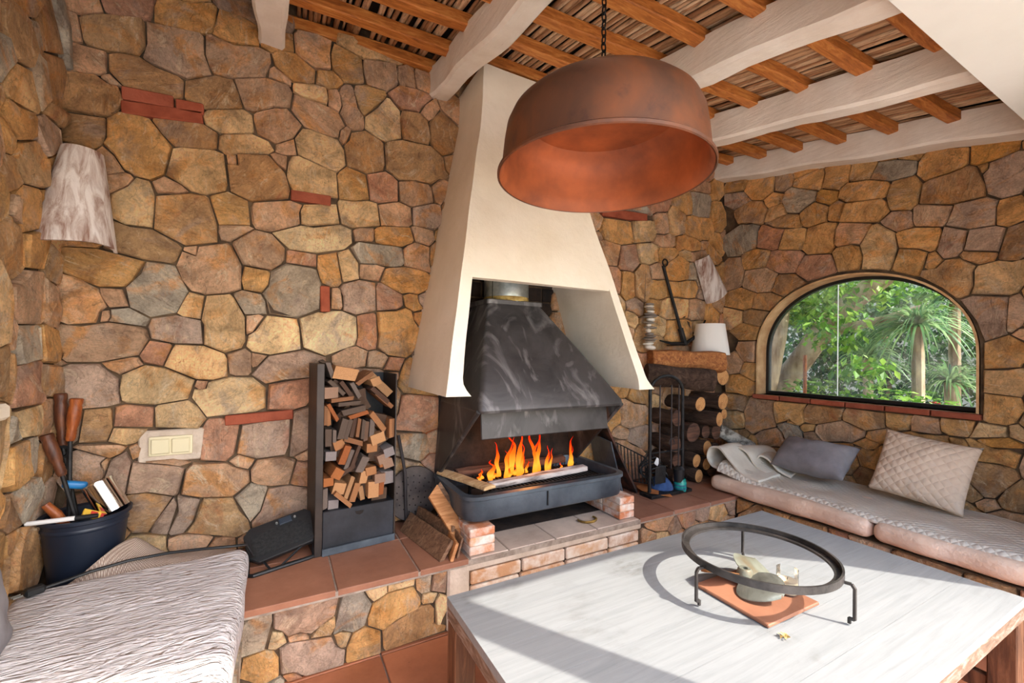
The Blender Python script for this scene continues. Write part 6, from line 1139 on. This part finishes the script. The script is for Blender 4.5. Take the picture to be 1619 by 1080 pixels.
for i in range(11):
    p = a.lerp(b, i/10); R.append([tuple(p+(sx_v*math.cos(t)+sz_v*math.sin(t))*.082*(1+.06*math.sin(i*.9)+.05*math.sin(3*t+1))) for t in [2*PI*q/20 for q in range(20)]])
MB().rings(R).obj('bark', MT['bark'], big, smooth=True, angle=.7); MB().rings([[tuple(Vector(p)*.93+a*.07-d*.002) for p in R[0]], [tuple(Vector(p)*.93+a*.07+d*.006) for p in R[0]]]).obj('cut_end', MT['char_shade_log'], big)
sp = thing('firewood_log', 'split orange-brown log half lying topmost on the firewood stack', 'log', group='firewood stacked in the corner')
R = []; a, b = Vector((3.06, 2.17, 1.235)), Vector((2.52, 2.40, 1.245)); d = (b-a).normalized(); sx_v = d.cross(Vector((0, 0, 1))).normalized(); sz_v = sx_v.cross(d)
for i in range(9):
    p = a.lerp(b, i/8); k = 1+.05*math.sin(i*1.4); pts = [(-.085, .0), (-.07, -.045), (.0, -.07), (.07, -.045), (.085, .0), (.078, .085), (.02, .098), (-.06, .088)]
    R.append([tuple(p+sx_v*u*k+sz_v*v*k) for u, v in pts])
MB().rings(R).obj('split_face', MT['split_wood'], sp, bevel=.006)
gl = thing('firewood_log', 'grey lichen-covered log lying sloped at the right foot of the stack', 'log', group='firewood stacked in the corner')
MT['grey_bark'] = noisy('grey_bark', (92, 84, 74), (190, 182, 168), 22, lo=.4, hi=.6, bs=30, bstr=.7, rough=.95)
MB().tube([(3.17, 2.28, .70), (3.30, 2.22, .62), (3.44, 2.16, .545)], [.05, .054, .05], 14).obj('bark', MT['grey_bark'], gl, smooth=True, angle=.8)
# fireplace tool stand
ts = thing('tool_stand', 'black arched iron stand with hanging fireplace tools before the firewood', 'tool stand')
tsy = 2.135; P = [(2.253, tsy, HB+.03)]+[(2.253, tsy, HB+.3), (2.250, tsy, 1.05)]+[(2.41-.16*math.cos(t), tsy, 1.05+.105*math.sin(t)) for t in [PI*k/12 for k in range(1, 12)]]+[(2.575, tsy, 1.05), (2.583, tsy, HB+.03)]
MB().tube(P, .012, 8).obj('arched_frame', MT['iron'], ts, smooth=True); MB().box((2.415, tsy, HB+.012), (.40, .12, .022)).obj('base', MT['iron'], ts, bevel=.004)
MB().tube([(2.25, tsy, .62), (2.58, tsy, .62)], .006, 6).obj('cross_bar', MT['iron'], ts)
for k, x in enumerate((2.33, 2.445, 2.52)):
    MB().tube([(x, tsy-.015, 1.09), (x, tsy-.015, .50)], .005, 6).obj('hanging_tool', MT['rod_dark'], ts)
MB().box((2.335, tsy-.02, .47), (.10, .012, .12)).obj('shovel_blade', MT['iron'], ts, bevel=.004)
MB().tube([(2.445+.025*math.cos(t), tsy-.02, .68+.035*math.sin(t)) for t in [-.3+3.7*k/10 for k in range(11)]], .004, 6).obj('tongs_loop', MT['rod_dark'], ts)
MB().lathe([(.0, 0), (.032, .0), (.04, .09), (.02, .11), (0, .11)], (2.52, tsy-.02, .40), 16).obj('brush_head', MT['black_plastic'], ts, smooth=True)
# wire rack and leaning sheets beside the firebox
def panel(label, a, b, c, d_, th, mat, name, cat):
    P = [Vector(p) for p in (a, b, c, d_)]; n_ = (P[1]-P[0]).cross(P[2]-P[0]).normalized()*th; m = MB(); m.v = [tuple(p) for p in P]+[tuple(p+n_) for p in P]; m.f = [(3, 2, 1, 0), (4, 5, 6, 7), (0, 1, 5, 4), (1, 2, 6, 5), (2, 3, 7, 6), (3, 0, 4, 7)]
    o = m.obj(name, mat, None, bevel=.002); return tag(o, label, cat)
MT['rust_edge'] = noisy('rusty_black_sheet', (36, 28, 25), (112, 66, 48), 12, lo=.42, hi=.75, rough=.7, metal=.3, bs=30, bstr=.2)
panel('tall dark steel sheet leaning against the right side of the firebox', (2.215, 2.215, HB+.003), (2.215, 2.455, HB+.003), (1.93, 2.455, .86), (1.905, 2.215, .86), .016, MT['rust_edge'], 'steel_sheet', 'metal sheet')
panel('small dark glass panel with bright steel edge behind the tray right corner', (2.05, 2.175, .345), (2.06, 2.44, .345), (1.965, 2.44, .74), (1.935, 2.175, .72), .010, MT['blue_steel'], 'glass_panel', 'panel')
wr = thing('wire_rack', 'black wire grill rack standing behind the cap by the firewood', 'wire rack'); m = MB()
for k in range(9): m.tube([(2.24+.012*k, 2.42-.022*k, HB+.05), (2.22+.012*k, 2.42-.022*k, .64-.01*k)], .004, 5)
m.obj('wires', MT['iron'], wr); MB().tube([(2.235, 2.43, HB+.05), (2.345, 2.235, HB+.05), (2.325, 2.235, .56), (2.215, 2.43, .645)], .006, 6, close=True).obj('frame', MT['iron'], wr)
m = MB(); rnd = random.Random(5)
for k in range(5):
    c = Vector((2.40+.03*rnd.random(), 2.30-.02*k, .50-.025*k)); m.tube([c+Vector((.085*math.cos(t)*(1+.2*math.sin(k)), .03*math.sin(t*2+k), .075*math.sin(t))) for t in [2*PI*q/20 for q in range(20)]], .006, 6, close=True)
o = m.obj('coiled_cable', MT['black_plastic'], None, smooth=True); tag(o, 'coil of black cable heaped behind the blue cap', 'cable')
o = MB().box((2.395, 2.20, .535), (.04, .003, .05), euler(y=.6)).obj('paper_tag', MT['white_plastic'], None); tag(o, 'small white paper tag on the black cable coil', 'paper tag')
cap_ = thing('baseball_cap', 'blue cap with orange-brown brim lying on the bench tiles', 'cap', (2.43, 2.20, HB+.002)); MT['cap_blue'] = noisy('blue_cloth', (38, 62, 104), (58, 86, 132), 20, rough=.9, bs=150, bstr=.2); MT['cap_orange'] = noisy('orange_cloth', (164, 96, 44), (192, 122, 62), 20, rough=.9, bs=150, bstr=.2)
R = []
for j in range(8):
    t = j/7*PI/2; R.append([(.085*math.cos(t)*math.cos(a), .095*math.cos(t)*math.sin(a), .105*math.sin(t)) for a in [2*PI*k/24 for k in range(24)]])
MB().rings(R).obj('crown', MT['cap_blue'], cap_, smooth=True, angle=None)
m = MB(); n = 14
for sgn in (0, 1):
    for j in range(2):
        for k in range(n+1):
            a = PI*.62+PI*.76*k/n; r_ = (.082, .185)[j]*(1 if j == 0 else 1-.25*abs(k/n-.5)); m.v.append((r_*math.cos(a), r_*math.sin(a)-.01, .006+(.012 if j == 0 else .002)+.014*(1-(k/n*2-1)**2)*j+sgn*.003))
for sgn in (0, 1):
    b_ = sgn*2*(n+1)
    for k in range(n): m.f.append((b_+k, b_+k+1, b_+n+1+k+1, b_+n+1+k))
for k in range(n): m.f.append((n+1+k, n+2+k, 3*(n+1)+k+1, 3*(n+1)+k))
m.obj('brim', MT['cap_orange'], cap_, smooth=True, angle=.7)
jr = thing('jar', 'teal green glass jar on the bench before the firewood', 'jar', (2.535, 2.115, HB+.001)); MT['teal'] = noisy('teal_glaze', (18, 110, 102), (40, 160, 146), 30, rough=.2, bs=30, bstr=.1)
MB().lathe([(0, 0), (.036, 0), (.042, .012), (.043, .07), (.037, .085), (.037, .095), (.033, .095), (.033, .08), (.0, .02)], seg=28, cap=False).obj('jar_body', MT['teal'], jr, smooth=True, angle=.6)
lbm = MB()
for r_, z in ((.0440, .030), (.0440, .052)): lbm.lathe([(r_-.001, z-.003), (r_, z-.003), (r_, z+.003), (r_-.001, z+.003)], seg=28, cap=False, close=True)
lbm.obj('relief_band', MT['cap_blue'], jr, smooth=True)
# white shade standing on the logs
ws = thing('lampshade', 'plain white tapered lampshade standing on top of the firewood logs', 'lampshade', (3.135, 2.33, 1.338)); MT['white_fabric'] = plain('white_shade_fabric', (238, 234, 226), .8)
MB().lathe([(.148, -.03), (.150, -.03), (.112, .225), (.110, .225)], seg=40, cap=False, close=True).obj('shade', MT['white_fabric'], ws, smooth=True, angle=.6)
MB().tube([(-.10, 0, .215), (.10, 0, .215)], .003, 6).obj('fitter', MT['galv'], ws)
# pebble string
pb = thing('pebble_string', 'string of stacked grey and white pebbles hanging on the stone wall', 'hanging ornament', (2.487, 2.405, 1.33)); MT['pebble'] = None
t = NT('sea_pebble'); v = t.coord(rand=True); oc = objcol(t); MT['pebble'] = t.fin(t.mix(t.mix(oc, (.75, .74, .72), 1., 'MULTIPLY'), oc, t.ramp(t.noise(v, 30, 5), [(.35, (0, 0, 0)), (.6, (1, 1, 1))])), .6)
MB().tube([(0, .02, .37), (.002, .015, .60)], .0015, 5).obj('string', MT['rod_dark'], pb)
z = .012; rnd = random.Random(2); k = 0
for hw, hh, lt in ((.052, .019, 1), (.042, .014, 1), (.060, .010, 0), (.072, .009, 0), (.055, .010, 0), (.048, .014, 0), (.026, .018, 1), (.052, .010, 0), (.028, .013, 1), (.055, .009, 0), (.046, .017, 1), (.060, .011, 0), (.050, .011, 0), (.030, .013, 1), (.050, .009, 0), (.044, .013, 1), (.034, .010, 0)):
    z += hh*.85; R = []
    for j in range(9):
        t_ = PI*j/8; R.append([(hw*math.sin(t_)*math.cos(a)+1e-4, .7*hw*math.sin(t_)*math.sin(a), -hh*math.cos(t_)) for a in [2*PI*q/14 for q in range(14)]])
    c = (224, 214, 200) if lt else rnd.choice(((150, 140, 128), (134, 122, 112), (166, 150, 132)))
    MB().rings(R, cap=False).obj('pebble', MT['pebble'], pb, smooth=True, angle=None, loc=(rnd.uniform(-.012, .012), -.03, z), rot=(0, rnd.uniform(-.12, .12), rnd.uniform(0, 3)), color=lin(c)); z += hh*.85
# anchor
an = thing('anchor', 'old black iron boat anchor leaning on the wall above the firewood', 'anchor'); a, b = Vector((2.70, 2.44, 2.02)), Vector((2.925, 2.41, 1.395))
MB().tube([a, a.lerp(b, .82)], [.012, .013], 8).obj('shank', MT['iron'], an, smooth=True); MB().tube([a.lerp(b, .80), b], .022, 8).obj('crown_sleeve', MT['iron'], an, smooth=True)
MB().tube([a+Vector((.0, -.02, .02))+Vector((.028*math.cos(t), 0, .028*math.sin(t))) for t in [2*PI*k/14 for k in range(14)]], .006, 6, close=True).obj('ring', MT['iron'], an, smooth=True)
MB().tube([(2.63, 2.40, 1.415), (2.75, 2.40, 1.395), (2.86, 2.405, 1.395), b], [.006, .012, .014, .016], 8).obj('fluke_arm', MT['iron'], an, smooth=True)
MB().tube([b, (3.03, 2.40, 1.45), (3.12, 2.40, 1.535), (3.165, 2.40, 1.60)], [.016, .014, .012, .006], 8).obj('fluke_arm', MT['iron'], an, smooth=True)
# ================================================================== garden outside the arched window
MT['soil'] = noisy('garden_soil', (74, 62, 48), (120, 104, 82), 3, bs=20, bstr=.5, rough=.95)
gd = MB().box((8.8, 2.2, .02), (9.9, 12, .16)).obj('floor_garden', MT['soil']); tag(gd, kind='structure')
gw = MB().box((10.2, 3.2, 1.6), (.25, 14, 3.6)).obj('wall_garden', MT['plaster']); tag(gw, kind='structure')
def leafmat(name, c1, c2, c3):
    t = NT(name); g = t.n('ShaderNodeNewGeometry'); c = t.ramp(g.outputs['Random Per Island'], [(0, lin(c1)), (.5, lin(c2)), (1, lin(c3))])
    t.fin(c, .45, 0, None, .4); tr = t.n('ShaderNodeBsdfTranslucent'); t.l(c, tr.inputs[0]); mx = t.n('ShaderNodeMixShader'); mx.inputs[0].default_value = .4
    t.l(t.b.outputs[0], mx.inputs[1]); t.l(tr.outputs[0], mx.inputs[2]); t.l(mx.outputs[0], t.out.inputs[0]); return t.m
MT['leaf'] = leafmat('green_leaves', (58, 104, 30), (104, 156, 48), (168, 202, 84)); MT['leaf_dark'] = leafmat('dark_green_leaves', (28, 66, 32), (52, 96, 44), (86, 132, 60)); MT['blade'] = leafmat('strap_leaves', (62, 108, 62), (112, 156, 92), (178, 206, 140))
MT['trunk'] = noisy('pale_trunk_bark', (120, 92, 66), (206, 180, 148), 5, stretch=(2, 2, .6), bs=14, bstr=.8, rough=.9)
def leaf_cloud(name, mat, parent, blobs, size, seed, droop=.3):
    rnd = random.Random(seed); m = MB()
    for (cx, cy, cz, rx, ry, rz, n) in blobs:
        for _ in range(n):
            while True:
                p = Vector((rnd.uniform(-1, 1), rnd.uniform(-1, 1), rnd.uniform(-1, 1)))
                if p.length < 1: break
            c = Vector((cx+p.x*rx, cy+p.y*ry, cz+p.z*rz)); s = size*rnd.uniform(.6, 1.4)
            d = Vector((rnd.uniform(-1, 1), rnd.uniform(-1, 1), rnd.uniform(-.8, .3)-droop)).normalized(); sd_ = d.cross(Vector((rnd.uniform(-.5, .5), rnd.uniform(-.5, .5), 1))).normalized(); up = sd_.cross(d)
            m.add([c, c+d*s*.45+sd_*s*.28+up*s*.06, c+d*s, c+d*s*.45-sd_*s*.28+up*s*.06, c+d*s*.5], [(0, 1, 4), (1, 2, 4), (2, 3, 4), (3, 0, 4)])
    o = m.obj(name, mat, parent, fix=False); o['kind'] = 'stuff'; return o
tree = thing('tree', 'tree with leaning pale trunk and bright leaves right behind the window', 'tree')
MB().tube([(5.6, 3.55, .1), (5.45, 3.15, .8), (5.35, 2.75, 1.30), (5.35, 2.45, 1.75), (5.5, 2.05, 2.15), (5.8, 1.6, 2.5)], [.16, .14, .12, .11, .10, .08], 12).obj('trunk', MT['trunk'], tree, smooth=True)
MB().tube([(5.38, 2.62, 1.45), (5.35, 2.35, 1.62), (5.4, 2.05, 1.68), (5.5, 1.75, 1.80)], [.06, .05, .045, .03], 10).obj('branch', MT['trunk'], tree, smooth=True)
MB().tube([(5.3, 3.25, .1), (5.2, 3.22, .9), (5.15, 3.10, 1.6), (5.1, 2.85, 2.3)], [.10, .10, .09, .07], 10).obj('branch', MT['trunk'], tree, smooth=True)
leaf_cloud('foliage', MT['leaf'], tree, [(5.5, 2.8, 2.15, .8, .8, .45, 1500), (5.9, 2.0, 2.3, .9, .9, .5, 1300), (5.0, 2.3, 1.62, .25, .35, .25, 260), (4.8, 1.95, 1.20, .18, .25, .18, 150), (5.3, 2.6, 1.9, .4, .5, .25, 400)], .085, 1)
t2 = thing('tree', 'pale old trunk standing at the left edge of the window view', 'tree'); MB().tube([(4.9, 3.02, .1), (4.88, 2.95, .9), (4.98, 2.88, 1.5), (5.2, 2.9, 2.2), (5.3, 2.9, 2.6)], [.17, .15, .13, .11, .08], 12).obj('trunk', MT['trunk'], t2, smooth=True)
leaf_cloud('foliage', MT['leaf_dark'], t2, [(5.6, 3.4, 2.4, .8, .7, .5, 900)], .09, 8)
sh = thing('shrub', 'dense dark green shrubs closing the view behind the window trees', 'shrub'); leaf_cloud('foliage', MT['leaf_dark'], sh, [(7.4, 2.6, 1.3, .5, 1.3, 1.2, 3000), (7.2, 4.1, 1.3, .5, 1.0, 1.3, 2000), (8.6, 2.2, 2.4, .6, 2.8, 1.3, 2600), (8.8, 4.5, 2.2, .6, 1.5, 1.4, 1500)], .11, 2, .4)
MB().tube([(7.5, 2.7, .1), (7.5, 2.8, 1.6)], .05, 8).obj('stem', MT['trunk'], sh)
def strap_plant(name, label, c, n, L, seed, trunk=True):
    t_ = thing(name, label, 'plant'); rnd = random.Random(seed); m = MB(); c = Vector(c)
    for _ in range(n):
        a = rnd.uniform(0, 2*PI); el = rnd.uniform(.1, 1.3); l = L*rnd.uniform(.7, 1.15); wd = .014; h = Vector((math.cos(a), math.sin(a), 0)); s_ = Vector((-math.sin(a), math.cos(a), 0)); P = []
        for i in range(6):
            t = i/5; P.append(c+h*l*math.cos(el)*t*(1-.15*t)+Vector((0, 0, l*(math.sin(el)*t-.75*t*t*(1.2-.4*math.sin(el))))))
        b = len(m.v)
        for i, p in enumerate(P):
            w_ = wd*(1-i/5.5); m.v += [tuple(p-s_*w_), tuple(p+s_*w_+Vector((0, 0, .004)))]
        for i in range(5): m.f.append((b+2*i, b+2*i+1, b+2*i+3, b+2*i+2))
    o = m.obj('strap_leaves', MT['blade'], t_, fix=False); o['kind'] = 'stuff'
    if trunk: MB().tube([(c.x+.05, c.y, .1), (c.x, c.y, c.z)], .05, 8).obj('trunk', MT['trunk'], t_, smooth=True)
strap_plant('dracaena', 'large strap-leaved plant with drooping pale green rosette, right in the window', (5.3, 1.72, 1.60), 190, .60, 3)
strap_plant('dracaena', 'strap-leaved plant lower in the middle of the window', (5.9, 2.35, 1.28), 150, .60, 4)
strap_plant('dracaena', 'strap-leaved plant at the lower right behind the window', (6.2, 1.75, 1.05), 150, .60, 5)
strap_plant('dracaena', 'strap-leaved plant high at the upper right of the window', (6.3, 1.75, 2.0), 140, .6, 6)
bs = thing('shrub', 'low leafy plants growing close behind the window sill', 'shrub'); leaf_cloud('foliage', MT['leaf'], bs, [(4.9, 1.75, .82, .3, .45, .22, 420), (5.1, 2.5, .85, .3, .4, .25, 350), (5.4, 1.9, .75, .5, .7, .25, 400)], .07, 5, .0)
MB().tube([(5.0, 1.8, .1), (5.0, 1.8, .8)], .02, 6).obj('stem', MT['trunk'], bs)
MT['string'] = plain('white_string', (236, 236, 232), .6)
o = MB().tube([(4.15, 1.86, .10), (4.15, 1.862, 1.5), (4.15, 1.858, 3.2)], .004, 5).obj('white_string', MT['string'], None); tag(o, 'thin white string hanging straight down outside the window', 'string')
o = MB().tube([(4.75, 2.42, .1), (4.74, 2.42, 1.32)], .018, 8).obj('garden_stake', MT['turned_wood'], None); tag(o, 'brown wooden garden stake behind the left half of the window', 'stake')
MT['pot_red'] = noisy('red_flower', (150, 40, 44), (206, 84, 78), 20, rough=.6)
fl_ = thing('flower', 'small red flowering plant at the bottom of the window view', 'flower'); m = MB(); rnd = random.Random(9)
for k in range(40):
    a = rnd.uniform(0, 6.28); r_ = rnd.uniform(0, .09); c = Vector((4.7+r_*math.cos(a), 1.40+r_*math.sin(a), .86+rnd.uniform(0, .08))); m.add([c, c+Vector((.03, .01, .012)), c+Vector((.035, .035, .004)), c+Vector((.006, .03, .015))], [(0, 1, 2, 3)])
o = m.obj('petals', MT['pot_red'], fl_, fix=False); o['kind'] = 'stuff'; MB().tube([(4.7, 1.4, .1), (4.7, 1.4, .88)], .012, 6).obj('stem', MT['leaf_dark'], fl_)

ov = thing('tree', 'unseen leafy tree crown added outside the window wall to dapple the sun', 'tree'); leaf_cloud('foliage', MT['leaf'], ov, [(4.35, .75, 2.75, .35, .38, .45, 420), (4.4, -.75, 2.95, .4, .55, .5, 620)], .10, 12)  # out-of-view crown added to break up sun entering the window
MB().tube([(4.75, -.6, .0), (4.7, -.5, 1.6), (4.55, -.2, 2.6), (4.4, .4, 2.9)], [.07, .06, .045, .02], 10).obj('trunk', MT['trunk'], ov, smooth=True)
